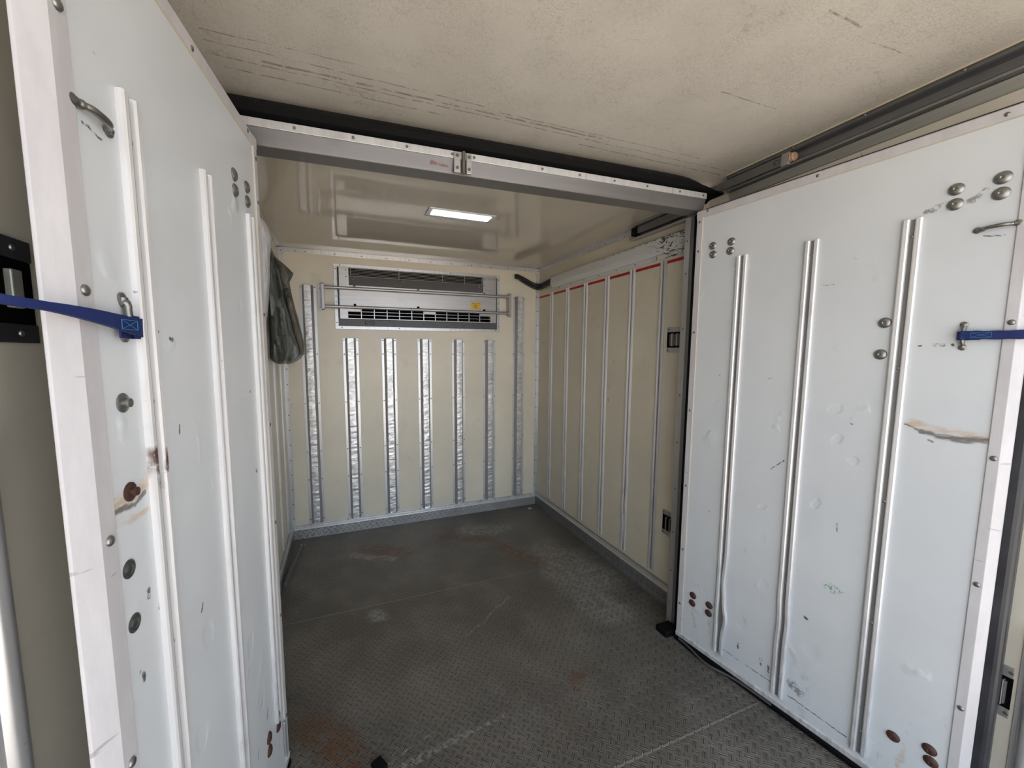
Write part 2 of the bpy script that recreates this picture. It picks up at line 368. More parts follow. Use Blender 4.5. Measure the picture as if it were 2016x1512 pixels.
# ------------------------------------------------------------ mesh builder
class MB:
    def __init__(s): s.v = []; s.f = []
    def add(s, vs, fs):
        b = len(s.v); s.v += [tuple(v) for v in vs]; s.f += [tuple(i + b for i in q) for q in fs]; return s
    def box(s, x0, x1, y0, y1, z0, z1):
        return s.add([(x, y, z) for z in (z0, z1) for y in (y0, y1) for x in (x0, x1)],
                     [(0, 2, 3, 1), (4, 5, 7, 6), (0, 1, 5, 4), (2, 6, 7, 3), (0, 4, 6, 2), (1, 3, 7, 5)])
    def sweep(s, rings, closed=True, caps=True):
        n = len(rings[0]); vs = [p for r_ in rings for p in r_]; fs = []
        for i in range(len(rings) - 1):
            for j in range(n if closed else n - 1):
                k = (j + 1) % n
                fs.append((i * n + j, i * n + k, (i + 1) * n + k, (i + 1) * n + j))
        if caps and closed: fs += [tuple(range(n)), tuple((len(rings) - 1) * n + j for j in range(n))]
        return s.add(vs, fs)
    def prism(s, poly, fn, a, b, steps=1, wob=None):
        """poly: 2-D outline; fn(p, q, t) -> point; extruded from t=a to t=b"""
        rings = []
        for i in range(steps + 1):
            t = a + (b - a) * i / steps
            rings.append([fn(*(wob(p, q, t, j) if wob else (p, q)), t) for j, (p, q) in enumerate(poly)])
        return s.sweep(rings)
    def tube(s, pts, r_, seg=10, caps=True):
        pts = [Vector(p) for p in pts]; rings = []
        rr = r_ if isinstance(r_, (list, tuple)) else [r_] * len(pts)
        prev = None
        for i, p in enumerate(pts):
            d = (pts[min(i + 1, len(pts) - 1)] - pts[max(i - 1, 0)]).normalized()
            if prev is None: a = d.orthogonal().normalized()
            else: a = (prev - d * prev.dot(d)).normalized()
            prev = a; b = d.cross(a)
            rings.append([p + (a * math.cos(2 * math.pi * k / seg) + b * math.sin(2 * math.pi * k / seg)) * rr[i] for k in range(seg)])
        return s.sweep(rings, True, caps)
    def lathe(s, c, axis, prof, seg=16):
        """prof: (radius, height) list along axis from c"""
        c = Vector(c); ax = Vector(axis).normalized(); a = ax.orthogonal().normalized(); b = ax.cross(a)
        rings = [[c + ax * h + (a * math.cos(2 * math.pi * k / seg) + b * math.sin(2 * math.pi * k / seg)) * max(r_, 1e-5) for k in range(seg)] for r_, h in prof]
        return s.sweep(rings)
    def build(s, name, mat, parent=None, smooth=False, bevel=0, local=False, keep=False, seg=2):
        off = Vector((0, 0, 0))
        if parent is not None and not local: off = root_loc(parent)
        elif parent is None and not keep and not local:
            xs = [v[0] for v in s.v]; ys = [v[1] for v in s.v]; zs = [v[2] for v in s.v]
            off = Vector(((min(xs) + max(xs)) / 2, (min(ys) + max(ys)) / 2, min(zs)))
        me = D.meshes.new(name); me.from_pydata([tuple(Vector(v) - off) for v in s.v], [], s.f)
        bm = bmesh.new(); bm.from_mesh(me); bmesh.ops.recalc_face_normals(bm, faces=bm.faces); bm.to_mesh(me); bm.free()
        me.materials.append(mat)
        o = D.objects.new(name, me); COL.objects.link(o)
        if parent is not None: o.parent = parent
        else: o.location = off
        if smooth:
            for p in me.polygons: p.use_smooth = True
            me.set_sharp_from_angle(angle=math.radians(38))
        if bevel:
            md = o.modifiers.new('bevel', 'BEVEL'); md.width = bevel; md.segments = seg; md.limit_method = 'ANGLE'; md.angle_limit = math.radians(40)
        return o
def root_loc(o):
    v = Vector((0, 0, 0))
    while o is not None: v += o.location; o = o.parent
    return v
def box(*a): return MB().box(*a)
def tag(o, label=None, cat=None, group=None, kind=None):
    if label: o['label'] = label
    if cat: o['category'] = cat
    if group: o['group'] = group
    if kind: o['kind'] = kind
    return o
def empty(name, loc, rz=0):
    o = D.objects.new(name, None); COL.objects.link(o); o.location = loc; o.rotation_euler = (0, 0, rz); o.empty_display_size = .05
    return o
def struct(name, mb, mat, **k):
    return tag(mb.build(name, mat, keep=True, **k), kind='structure')
_shared = {}
def stamp(name, key, make, mat, parent, loc, rot=(0, 0, 0), smooth=True):
    """a repeated small part: first use builds it, the next ones copy it"""
    if key not in _shared:
        o = make().build(name, mat, None, smooth, local=True); COL.objects.unlink(o); _shared[key] = o
    c = _shared[key].copy(); COL.objects.link(c); c.parent = parent
    c.location = Vector(loc); c.rotation_euler = rot
    return c
def P3(o, p): return Vector(p) - root_loc(o)
# a small domed rivet whose axis is +Z
def rivet_mb(r_=.0042, h=.0022): return MB().lathe((0, 0, 0), (0, 0, 1), [(r_ * 1.05, 0), (r_ * 1.05, h * .3), (r_ * .8, h * .8), (r_ * .3, h)], 10)
def screw_mb(r_=.0045): return MB().lathe((0, 0, 0), (0, 0, 1), [(r_, 0), (r_, .0012), (r_ * .82, .0024), (r_ * .35, .0024), (r_ * .3, .0008)], 12)
RX = math.radians(90)
def rivets(parent, pts, facing, name='rivet', key='rivet', make=rivet_mb, mat=None):
    rot = {'-y': (RX, 0, 0), '-x': (0, -RX, 0), '+x': (0, RX, 0), '-z': (math.pi, 0, 0), '+z': (0, 0, 0)}[facing]
    for p in pts: stamp(name, key, make, mat or M_RIVET, parent, P3(parent, p), rot)

# ------------------------------------------------------------ body shell
W, H = 1.913, 2.0          # inside width and height of the cold front part
YP = -1.56                 # where the front part's lining ends
XL, XR, HR, YR = -.055, 1.965, 2.065, -3.42
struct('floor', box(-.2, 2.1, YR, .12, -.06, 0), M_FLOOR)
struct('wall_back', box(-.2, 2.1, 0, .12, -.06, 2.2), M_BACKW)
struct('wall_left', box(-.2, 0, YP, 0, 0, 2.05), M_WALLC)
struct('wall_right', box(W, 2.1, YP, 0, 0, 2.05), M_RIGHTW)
struct('ceiling', box(0, W, -1.50, 0, H, 2.2), M_CEILG)
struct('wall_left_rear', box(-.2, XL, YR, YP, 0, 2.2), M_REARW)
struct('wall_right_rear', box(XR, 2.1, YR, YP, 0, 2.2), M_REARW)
struct('ceiling_rear', box(-.2, 2.1, YR, -1.50, HR, 2.2), M_CEILF)
g = struct('ground', box(-30, 32, -40, 30, -1.15, -1.0), M_GROUND)

# kick plates with a bright top bead
def base_profile(name, fn, a, b, h, mk=None, mt=None):
    o = struct(name, MB().prism([(0, 0), (.012, 0), (.012, h * .64), (0, h * .64)], fn, a, b), mk or M_KICK)
    t = MB().prism([(0, h * .64), (.015, h * .64), (.016, h * .70), (.011, h * .78), (.0095, h * .80), (.0095, h * .84), (.006, h * .88), (.006, h), (0, h)], fn, a, b)
    t.build('trim_bead', mt or M_ALUT, o, local=True, bevel=.0012)
    return o
bb = base_profile('baseboard_back', lambda p, q, t: (t, -p, q), 0, W, .100)
rivets(bb, [(x, -.008, .096) for x in (.12, .37, .65, .90, 1.15, 1.40, 1.66, 1.85)], '-y')
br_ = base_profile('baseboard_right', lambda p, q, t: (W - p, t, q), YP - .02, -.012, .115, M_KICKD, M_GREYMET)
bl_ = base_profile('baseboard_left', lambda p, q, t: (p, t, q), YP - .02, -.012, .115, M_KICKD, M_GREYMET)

# corner trims
def angle(name, fn, a, b, l1=.024, l2=.024, th=.002, mat=None):
    return struct(name, MB().prism([(0, 0), (l1, 0), (l1, th), (th, th), (th, l2), (0, l2)], fn, a, b), mat or M_ALUT, bevel=.0006)
t1 = angle('trim_1', lambda p, q, t: (t, -q, H - p), .02, W - .02, .030, .012)          # ceiling / back wall
t1['label'] = 'aluminium angle between ceiling and back wall'
rivets(t1, [(x, -.002, H - .018) for x in (.10, .16, .345, .52, .69, .85, 1.01, 1.17, 1.33, 1.49, 1.64, 1.79, 1.83)], '-y')
t2 = angle('trim_2', lambda p, q, t: (W - q, -p, t), .10, H - .002, .024, .024)          # right back corner
rivets(t2, [(W - .015, -.002, z) for z in [.16 + .115 * i for i in range(16)]], '-y')
rivets(t2, [(W - .002, -.015, z) for z in [.16 + .115 * i for i in range(16)]], '-x')
t3 = angle('trim_3', lambda p, q, t: (q, -p, t), .10, H - .002, .028, .026)              # left back corner
rivets(t3, [(.016, -.002, z) for z in [.15 + .105 * i for i in range(15)]], '-y')
t4 = angle('trim_4', lambda p, q, t: (W - q, t, H - p), -1.13, -.01, .034, .016)           # right wall / ceiling
rivets(t4, [(W - .002, y, H - .022) for y in (-.08, -.3, -.5, -.7, -.88, -1.05)], '-x')
t5 = angle('trim_5', lambda p, q, t: (q, t, H - p), -1.5, -.01, .034, .016)
rivets(t5, [(.002, y, H - .022) for y in (-.10, -.25, -.4, -.55, -.7)], '+x')
for nm, x in (('trim_6', .0), ('trim_7', W - .032)):
    o = struct(nm, box(x, x + .032, -.018, -.0005, H - .042, H - .004), M_ALUT, bevel=.002)
    rivets(o, [(x + .016, -.018, H - .025)], '-y')

# ------------------------------------------------------------ back wall ribs (top hats with a crinkled crown)
order = ['leftmost rib, tall, beside the hanging tarp', 'first short rib right of the tall left one', 'second short rib from the left',
         'middle short rib of the row', 'fourth short rib from the left', 'last short rib before the tall right one', 'tall rib at the right end beside the corner']
for i, x0 in enumerate((.113, .376, .640, .903, 1.167, 1.426, 1.683)):
    zt = 1.762 if i in (0, 6) else 1.411; zb = .102
    e = empty('wall_rib', (x0 + .052, 0, zb))
    tag(e, 'metal hat-section rib on the back wall, ' + order[i], 'rib', 'hat-section ribs on the back wall')
    hat = [(0, 0), (.017, 0), (.017, .0025), (.0, .0025)]
    for s0 in (0, .088):
        MB().prism([(x0 + s0, 0), (x0 + s0 + .017, 0), (x0 + s0 + .017, .0025), (x0 + s0, .0025)], lambda p, q, t: (p, -q, t), zb, zt).build('flange', M_ALUT, e, bevel=.0005)
    n = int((zt - zb) / .014); rnd = random.Random(i * 11 + 3)
    jit = [(rnd.uniform(-.0016, .0016), rnd.uniform(-.0016, .0016), rnd.uniform(-.0022, .0008), rnd.uniform(-.0022, .0008)) for _ in range(n + 1)]
    crown = []; web1 = []; web2 = []
    for k in range(n + 1):
        t = zb + (zt - zb) * k / n; amp = .75 * min(1, max(0, ((1.60 if zt > 1.5 else zt - .02) - t) * 5)) ; j = [a * amp for a in jit[k]]
        A = (x0 + .032 + j[0], -.028 - j[2], t); Mid = (x0 + .0525, -.028 - (j[2] + j[3]) * .9 - .0012 * amp, t); B = (x0 + .073 + j[1], -.028 - j[3], t)
        crown.append([A, Mid, B, (B[0], B[1] + .002, t), (Mid[0], Mid[1] + .002, t), (A[0], A[1] + .002, t)])
        web1.append([(x0 + .017, -.0002, t), (x0 + .017, -.0025, t), A, (A[0], A[1] + .002, t)])
        web2.append([(x0 + .088, -.0002, t), (x0 + .088, -.0025, t), B, (B[0], B[1] + .002, t)])
    MB().sweep(crown).build('crown', M_CRINK, e)
    MB().sweep(web1).build('web', M_GREYMET, e); MB().sweep(web2).build('web', M_GREYMET, e)  # webs in a greyer metal: their shade is put into the colour
    cap = MB(); cap.add([(x0 + .017, -.001, zt), (x0 + .032, -.028, zt), (x0 + .073, -.028, zt), (x0 + .088, -.001, zt)] + [(x0 + .017, -.001, zt + .0015), (x0 + .032, -.028, zt + .0015), (x0 + .073, -.028, zt + .0015), (x0 + .088, -.001, zt + .0015)],
            [(0, 1, 2, 3), (7, 6, 5, 4), (0, 4, 5, 1), (1, 5, 6, 2), (2, 6, 7, 3), (3, 7, 4, 0)])
    cap.build('end_cap', M_ALUT, e)
    zs = ([zt - .012] + [1.30, .96, .62, .42, .13])
    if i in (0, 6): zs.insert(1, 1.30 + .0)
    for z in sorted(set(zs)):
        rivets(e, [(x0 + .009, -.0025, z), (x0 + .0965, -.0025, z)], '-y')

# ------------------------------------------------------------ double-ridge rails (side walls and doors)
def rail_mb(fn, s0, z0, z1, wd=.038, h=.009, bend=None, steps=40):
    poly = [(0, 0), (0, h * .8), (.003, h), (.010, h), (.013, h * .75), (.014, .0022), (wd - .014, .0022), (wd - .013, h * .75), (wd - .010, h), (wd - .003, h), (wd, h * .8), (wd, 0)]
    def wob(p, q, t, j):
        d = bend(p, q, t) if bend else (0, 0)
        return p + d[0], q + d[1]
    RAILS.append((fn, s0, z0, z1, wd, bend))
    return MB().prism([(s0 + p, q) for p, q in poly], fn, z0, z1, steps, wob)
RAILS = []
def channel_shade_strip(parent, local):
    fn, s0, z0, z1, wd, bend = RAILS[-1]
    wob = (lambda p, q, t, j: (p + bend(p, q, t)[0], q)) if bend else None
    return MB().prism([(s0 + .0145, .0023), (s0 + .0145, .0026), (s0 + wd - .0145, .0026), (s0 + wd - .0145, .0023)], fn, z0 + .001, z1 - .001, 30, wob).build('channel_shade', M_CHAN, parent, local=local)  # dark strip paints in the shade between the two ridges
names_r = ['nearest the back corner', 'second from the back corner', 'third from the back corner', 'fourth from the back corner', 'fifth from back corner, dented foot', 'last one before the lashing plates']
for i, y in enumerate((-.212, -.440, -.664, -.890, -1.114, -1.340)):
    e = empty('wall_rail', (W, y - .018, .115))
    tag(e, 'bright double-ridged vertical rail on the right wall, ' + names_r[i], 'rail', 'vertical rails on the right wall')
    bend = None
    if i == 4: bend = lambda p, q, t: (-.006 * math.exp(-((t - .27) / .05) ** 2) + .004 * math.exp(-((t - .42) / .04) ** 2), .002 * math.exp(-((t - .27) / .06) ** 2))
    rail_mb(lambda p, q, t: (W - q, p - .038, t), y, .135, 1.778, bend=bend).build('rail_profile', M_SCR if i == 5 else M_ALUW, e); channel_shade_strip(e, False)
    rivets(e, [(W - .0022, y - .019, z) for z in (1.70, 1.16, .62, .2)], '-x')
names_l = ['nearest the back corner', 'second from the back corner', 'third from the back corner']
for i, y in enumerate((-.16, -.40, -.64, -.88, -1.12, -1.36)):
    if i > 2: break
    e = empty('wall_rail', (0, y - .018, .115))
    tag(e, 'double-ridged vertical rail on the left wall, ' + names_l[i], 'rail', 'vertical rails on the left wall')
    rail_mb(lambda p, q, t: (q, p - .038, t), y, .135, 1.778).build('rail_profile', M_ALUW, e)
# red tape strips between the rails
edges = [-.026, -.212, -.250, -.440, -.478, -.664, -.702, -.890, -.928, -1.114, -1.152, -1.340, -1.378, -1.505]
wh = ['between the corner and the first rail', 'between the first and second rails', 'between the second and third rails', 'between the third and fourth rails', 'between the fourth and fifth rails', 'between the fifth and sixth rails', 'past the sixth rail next to the post']
for i in range(7):
    a, b = edges[2 * i], edges[2 * i + 1]
    o = box(W - .0008, W - .0001, b + .001, a - .001, 1.757, 1.772).build('red_tape_strip', M_RED)
    tag(o, 'red tape strip on the right wall ' + wh[i], 'tape', 'red tape strips along the right wall')

# white cable cover along the right wall
e = empty('cable_cover', (W, -.88, 1.787)); tag(e, 'long grey-white cable cover on the right wall, scraped black at its near end', 'cover')
MB().prism([(0, 1.893), (.022, 1.890), (.030, 1.886), (.034, 1.835), (.020, 1.822), (.014, 1.808), (.0, 1.808)], lambda p, q, t: (W - p, t, q), -1.535, -.255, 12).build('cover_body', M_COVER, e, bevel=.002)
MB().prism([(0, 1.812), (.004, 1.812), (.004, 1.787), (.0, 1.787)], lambda p, q, t: (W - p, t, q), -1.535, -.33, 2).build('fixing_flange', M_COVER, e)
rivets(e, [(W - .004, y, 1.799) for y in (-.345, -.50, -.66, -.82, -.99, -1.15, -1.31, -1.47)], '-x')

# hoses from the hole in the back wall
o = MB().lathe((1.703, -.0005, 1.925), (0, -1, 0), [(.028, 0), (.028, .0015), (.022, .003), (.019, .0015), (.001, .001)], 24).build('wall_grommet', M_PLUG)
tag(o, 'pale round grommet in the back wall where black hoses come out', 'grommet')
def smooth_path(pts, n=6):
    out = []; P = [Vector(p) for p in pts]; P = [P[0] * 2 - P[1]] + P + [P[-1] * 2 - P[-2]]
    for i in range(1, len(P) - 2):
        for k in range(n):
            t = k / n; a, b, c, d = P[i - 1:i + 3]
            out.append(.5 * ((2 * b) + (c - a) * t + (2 * a - 5 * b + 4 * c - d) * t * t + (3 * b - a - 3 * c + d) * t ** 3))
    out.append(P[-2]); return out
hb = empty('hose_bundle', (1.85, -.06, 1.80)); tag(hb, 'black cooling hoses bending round the back right corner into the cover', 'hoses')
for k, (dz, dy, rr, lb) in enumerate(((.004, 0, .0105, 'upper black hose bending round the back right corner'), (-.024, -.004, .0105, 'lower black hose bending round the back right corner'), (-.010, -.022, .007, 'thin black cable clipped to the two black corner hoses'))):
    pts = [(1.702, .01, 1.930 + dz * .5), (1.712, -.028 + dy, 1.925 + dz * .7), (1.76, -.034 + dy, 1.905 + dz), (1.84, -.038 + dy, 1.868 + dz), (1.872, -.055 + dy, 1.855 + dz), (1.888, -.10, 1.853 + dz), (1.892, -.18, 1.862 + dz), (1.893, -.27, 1.868 + dz)]
    MB().tube(smooth_path(pts), rr, 12).build('hose', M_HOSE, hb, smooth=True)

# ------------------------------------------------------------ cooling unit
e = empty('cooling_unit', (.95, 0, 1.475)); tag(e, 'wide silver cooling unit with grille set in the back wall', 'cooling unit')
x0, x1, z0, z1 = .333, 1.565, 1.475, 1.921; fw = .022
for a in ((x0, x1, z1 - fw, z1, 'top'), (x0, x1, z0, z0 + fw, 'bottom'), (x0, x0 + fw, z0 + fw, z1 - fw, 'l'), (x1 - fw, x1, z0 + fw, z1 - fw, 'r')):
    fr = box(a[0], a[1], -.006, 0, a[2], a[3]).build('frame_strip', M_ALUT, e, bevel=.001)
    if a[4] in ('top', 'bottom'): rivets(fr, [(x, -.006, (a[2] + a[3]) / 2) for x in (.375, .77, 1.16, 1.53)], '-y')
    else: rivets(fr, [((a[0] + a[1]) / 2, -.006, z) for z in (1.52, 1.66, 1.70, 1.885)], '-y')
box(x0 + fw, x1 - fw, -.004, 0, z0 + fw, z1 - fw).build('dark_surround', M_DKGREY, e)
px0, px1, pz0, pz1 = .366, 1.520, 1.545, 1.893; YF = -.040
gx0, gx1, gz0 = .430, 1.412, 1.775
fp = MB(); sx0, sx1, sz0, sz1 = .418, 1.472, 1.550, 1.617
# front plate built round the two openings
fp.box(px0, px1, YF, -.004, sz1, gz0 - .002).box(px0, sx0, YF, -.004, pz0, sz1).box(sx1, px1, YF, -.004, pz0, sz1).box(sx0, sx1, YF, -.004, pz0, sz0)
fp.build('front_panel', M_STEEL, e)
for a in ((px0, gx0), (gx1, px1)):
    sp = box(a[0], a[1], YF - .001, -.004, gz0 - .002, pz1).build('side_plate', M_STEEL, e, bevel=.001)
    rivets(sp, [(gx0 - .018 if a[0] < 1 else a[0] + .01, YF - .001, z) for z in (1.83, 1.875)], '-y')
# slanted throat and wires of the upper outlet
MB().add([(gx0, YF + .001, gz0), (gx1, YF + .001, gz0), (gx1, -.008, 1.845), (gx0, -.008, 1.845), (gx0, YF + .003, gz0 - .001), (gx1, YF + .003, gz0 - .001), (gx1, -.006, 1.843), (gx0, -.006, 1.843)],
         [(0, 1, 2, 3), (7, 6, 5, 4), (0, 4, 5, 1), (3, 2, 6, 7), (0, 3, 7, 4), (1, 5, 6, 2)]).build('outlet_throat', plain('throat_grey', (.20, .20, .205), .45, .4), e)
box(gx0, gx1, -.006, -.0042, 1.838, 1.893).build('outlet_recess_shade', M_BLACK, e)  # black sheet paints in the darkness of a deeper opening
for k in range(6):
    z = 1.836 + k * .0098
    MB().tube([(gx0 + .002, YF - .002, z), (gx1 - .002, YF - .002, z)], .0013, 6).build('outlet_wire', M_CHAN, e, True)
for x in (gx0 + .012, .77, 1.09, 1.26, gx1 - .012):
    MB().tube([(x, YF - .004, 1.83), (x, YF - .004, 1.89)], .0015, 6).build('wire_stay', M_GREYMET, e, True)
for x in (.462, .800, 1.105, 1.382):
    MB().tube([(x, YF - .004, 1.835), (x, YF - .005, 1.818), (x - .003, YF - .008, 1.812), (x - .009, YF - .008, 1.811), (x - .013, YF - .006, 1.816), (x - .012, YF - .004, 1.822)], .002, 6).build('wire_hook', M_GREYMET, e, True)
# intake slots: dark recess behind a white grid
box(sx0, sx1, -.012, -.0045, sz0, sz1).build('intake_recess', M_BLACK, e)
n = 12; cw = (sx1 - sx0) / n
for k in range(1, n): box(sx0 + k * cw - .0024, sx0 + k * cw + .0024, YF, YF + .006, sz0, sz1).build('grid_bar', M_ALUT, e)
for z in (.5722, .5955): box(sx0, sx1, YF, YF + .006, 1 + z - .0012, 1 + z + .0012).build('grid_bar', M_ALUT, e)
for k in (0, 6, 11):
    box(sx0 + k * cw, sx0 + (k + 1) * cw, YF, YF + .006, 1.5955, sz1).build('blank_plate', M_STEEL, e)
for x in (.465, .905, 1.42):
    MB().lathe((x, YF, 1.765), (0, -1, 0), [(.010, 0), (.010, .003), (.006, .006), (.002, .006)], 14).build('panel_screw', M_NICKEL, e, True)
    MB().lathe((x, YF, 1.640), (0, -1, 0), [(.009, 0), (.009, .006), (.006, .009), (.002, .009)], 14).build('panel_knob', M_BLACK, e, True)
st = box(1.312, 1.391, YF - .0008, YF, 1.650, 1.697).build('warning_sticker', M_YELLOW, e)
mk = MB().lathe((1.351, YF - .0009, 1.668), (0, -1, 0), [(.0125, 0), (.0125, .0004), (.0001, .0004)], 20); mk.build('warning_circle', M_INK, st)
MB().lathe((1.351, YF - .0014, 1.668), (0, -1, 0), [(.0095, 0), (.0095, .0003), (.0001, .0003)], 20).build('circle_field', M_YELLOW, st)
tr = MB()
for a in (.6, 2.3): tr.box(1.351 - .0012, 1.351 + .0012, YF - .0022, YF - .0018, 1.668 - .009, 1.668 + .009)
tr.build('circle_mark', M_INK, st)
for x in (1.322, 1.334, 1.352, 1.370, 1.381): box(x, x + .005, YF - .0012, YF - .0008, 1.688, 1.692).build('printed_mark', M_INK, st)
# the worn letters on the dark strip below the panel
def letters(parent, items, y, mat):
    for pts in items:
        MB().tube([(x, y, z) for x, z in pts], .0016, 5).build('worn_letter', mat, parent)
L0, zb_, zt_ = .533, 1.510, 1.536
letters(e, [[(L0, zb_), (L0, zt_), (L0 + .014, zt_ - .004), (L0 + .018, 1.523), (L0 + .014, zb_ + .003), (L0, zb_)], [(L0 - .006, 1.523), (L0 + .008, 1.523)],
            [(L0 + .026, zt_), (L0 + .026, zb_), (L0 + .040, zb_)],
            [(L0 + .052 + .011 * math.cos(a), 1.523 + .013 * math.sin(a)) for a in [i * math.pi / 6 for i in range(13)]]], -.0055, M_INK)

# two guard bars in front of it
e = empty('guard_rail', (.95, 0, 1.60)); tag(e, 'silver guard rail of two horizontal tubes in front of the cooling unit', 'rail')
for z in (1.750, 1.623):
    MB().tube([(.270, -.055, z), (1.624, -.055, z)], .0108, 12).build('guard_tube', M_GREYMET, e, True)
for x, s_ in ((.262, -1), (1.632, 1)):
    b = MB(); b.box(x - .009, x + .009, -.066, -.060, 1.600, 1.775).box(x - .009, x - .003 if s_ < 0 else x + .009, -.062, -.004, 1.604, 1.771)
    b.box(x - .009, x + .009, -.066, -.044, 1.600, 1.606).box(x - .009, x + .009, -.066, -.044, 1.769, 1.775)
    bo = b.build('end_bracket', M_GREYMET, e, bevel=.0015)
    pl_ = box(*(sorted((x + s_ * .004, x + s_ * .034))), -.004, 0, 1.598, 1.768).build('wall_plate', M_GREYMET, e, bevel=.001)
    rivets(pl_, [(x + s_ * .021, -.004, z) for z in (1.62, 1.747)], '-y', 'screw', 'screw', screw_mb, M_BOLT)

# ------------------------------------------------------------ ceiling lamp
e = empty('ceiling_light', (.95, -.985, H)); tag(e, 'slim lit white strip light on the smooth front ceiling', 'light')
box(.778, 1.121, -1.050, -.925, H - .006, H).build('housing', plain('lamp_bezel', (.62, .63, .64), .3, .2), e, bevel=.003)
box(.800, 1.100, -1.030, -.965, H - .0085, H - .0055).build('diffuser', emis('lamp_diffuser', (.93, 1, 1), 3.2), e, bevel=.001)
rivets(e, [(x, -.945, H - .006) for x in (.788, 1.111)], '-z')

# ------------------------------------------------------------ partition header, seal, posts
PH = math.atan2(-.07, 1.76)         # the partition stands slightly skew
HX, HY = .10, -1.618
e = empty('partition_header', (HX, HY, 1.90), PH); tag(e, 'steel header beam across the opening between the two doors', 'beam')
LX = 1.70
def hp(a, b, c): return lambda p, q, t: (t, p, q)
F = lambda p, q, t: (t, p, q - 1.90)
MB().prism([(0, 1.945), (-.004, 1.945), (-.004, 1.967), (0, 1.969), (.03, 1.969), (.03, 1.966), (.002, 1.966)], F, 0, LX, 20).build('top_strip', M_ALUT, e, local=True, bevel=.0008)
MB().prism([(0, 1.945), (.010, 1.906), (.012, 1.900), (.075, 1.898), (.075, 1.96), (0, 1.96)], F, 0, LX, 20).build('beam_body', M_HEAD, e, local=True, bevel=.002)
for k, x in enumerate((.16, .32, .48, .625, .70, .95, 1.10, 1.25, 1.40, 1.56, 1.68)):
    stamp('screw', 'screw', screw_mb, M_BOLT, e, (x, -.004, .0565), (RX, 0, 0))
lt = box(.630, .652, -.010, -.002, .0, .064).build('latch_plate', M_STEEL, e, local=True, bevel=.0012)
lt2 = box(.672, .690, -.010, -.002, .0, .064).build('latch_plate', M_STEEL, e, local=True, bevel=.0012)
for p_, x in ((lt, .641), (lt2, .681)):
    for z in (.014, .052): stamp('screw', 'bscrew', lambda: screw_mb(.0055), M_NICKEL, p_, (x, -.010, z), (RX, 0, 0))
MB().tube([(.662, -.010, -.004), (.662, -.010, .066)], .006, 10).build('hinge_barrel', M_NICKEL, e, local=True, smooth=True)
# rubber seal: a bulging tube pressed up against the rear ceiling
rings = []
N = 46
for k in range(N + 1):
    x = -.07 + (LX + .15) * k / N
    tt = min(1, max(0, (LX + .07 - x) / .22)); top = .096 * (1 - (1 - tt) ** 2.6) + .069 * (1 - tt) ** 2.6
    top = min(top, HR - 1.90 - .0005) if False else top
    hgt = .0695 + (.1645 - .0695) * (1 - (1 - tt) ** 2.4)
    yb = .125 - .07 * (1 - tt) ** 1.5
    rings.append([(x, .006, .0695), (x, -.012, .080), (x, -.014, .069 + (hgt - .0695) * .32), (x, .012, .069 + (hgt - .0695) * .60), (x, .055, .069 + (hgt - .0695) * .86), (x, yb, hgt), (x, yb + .02, hgt - .01), (x, yb + .02, .07)])
MB().sweep(rings).build('rubber_seal', M_RUBBER, e, local=True, smooth=True)
# side posts of the partition
def post(xa, xb, label, sgn):
    e = empty('partition_post', ((xa + xb) / 2, -1.62, 0)); tag(e, label, 'post')
    box(xa, xb, -1.665, -1.585, .004, 1.90).build('post_body', M_POST, e, bevel=.003)
    a = (xa - .004, xa) if sgn > 0 else (xb, xb + .004)
    box(a[0], a[1], -1.612, -1.583, .004, 1.90).build('edge_strip', M_GREYMET, e, bevel=.001)
    b = (xa - .016, xa) if sgn > 0 else (xb, xb + .016)
    box(b[0], b[1], -1.672, -1.640, .03, 1.895).build('rubber_lip', M_RUBBER, e, bevel=.004)
    rivets(e, [(a[0] if sgn > 0 else a[1], -1.598, z) for z in (1.80, 1.66, 1.42, 1.12, .90, .68, .47, .28, .12)], '-x' if sgn > 0 else '+x')
    return e
post(1.806, W, 'dark steel side post of the partition, beside the right door hinge', 1)
post(0, .105, 'dark steel side post hidden behind the hinge edge of the left door', -1)
for xs, lb in (((1.72, 1.80), 'black floor hinge foot of the partition under the right door hinge'), ):
    o = MB().box(xs[0], xs[1], -1.665, -1.60, 0, .03).build('hinge_foot', M_RUBBER, bevel=.006); tag(o, lb, 'hinge foot')

# inner door track (front part, under the ceiling at the right)
e = empty('ceiling_track', (W - .02, -1.35, 1.93)); tag(e, 'open metal track under the front ceiling above the cable cover', 'track')
MB().prism([(0, 2.0), (.050, 2.0), (.056, 1.995), (.050, 1.992), (.006, 1.990), (.006, 1.940), (.042, 1.934), (.048, 1.926), (.044, 1.922), (0, 1.928)], lambda p, q, t: (W - p, t, q), -1.56, -1.14, 4).build('track_channel', M_GREYMET, e, bevel=.0008)
box(W - .040, W - .007, -1.545, -1.20, 1.948, 1.984).build('slide_bar', M_DKALU, e, bevel=.002)
box(W - .044, W - .010, -1.20, -1.155, 1.945, 1.986).build('end_stop', M_RUBBER, e, bevel=.003)

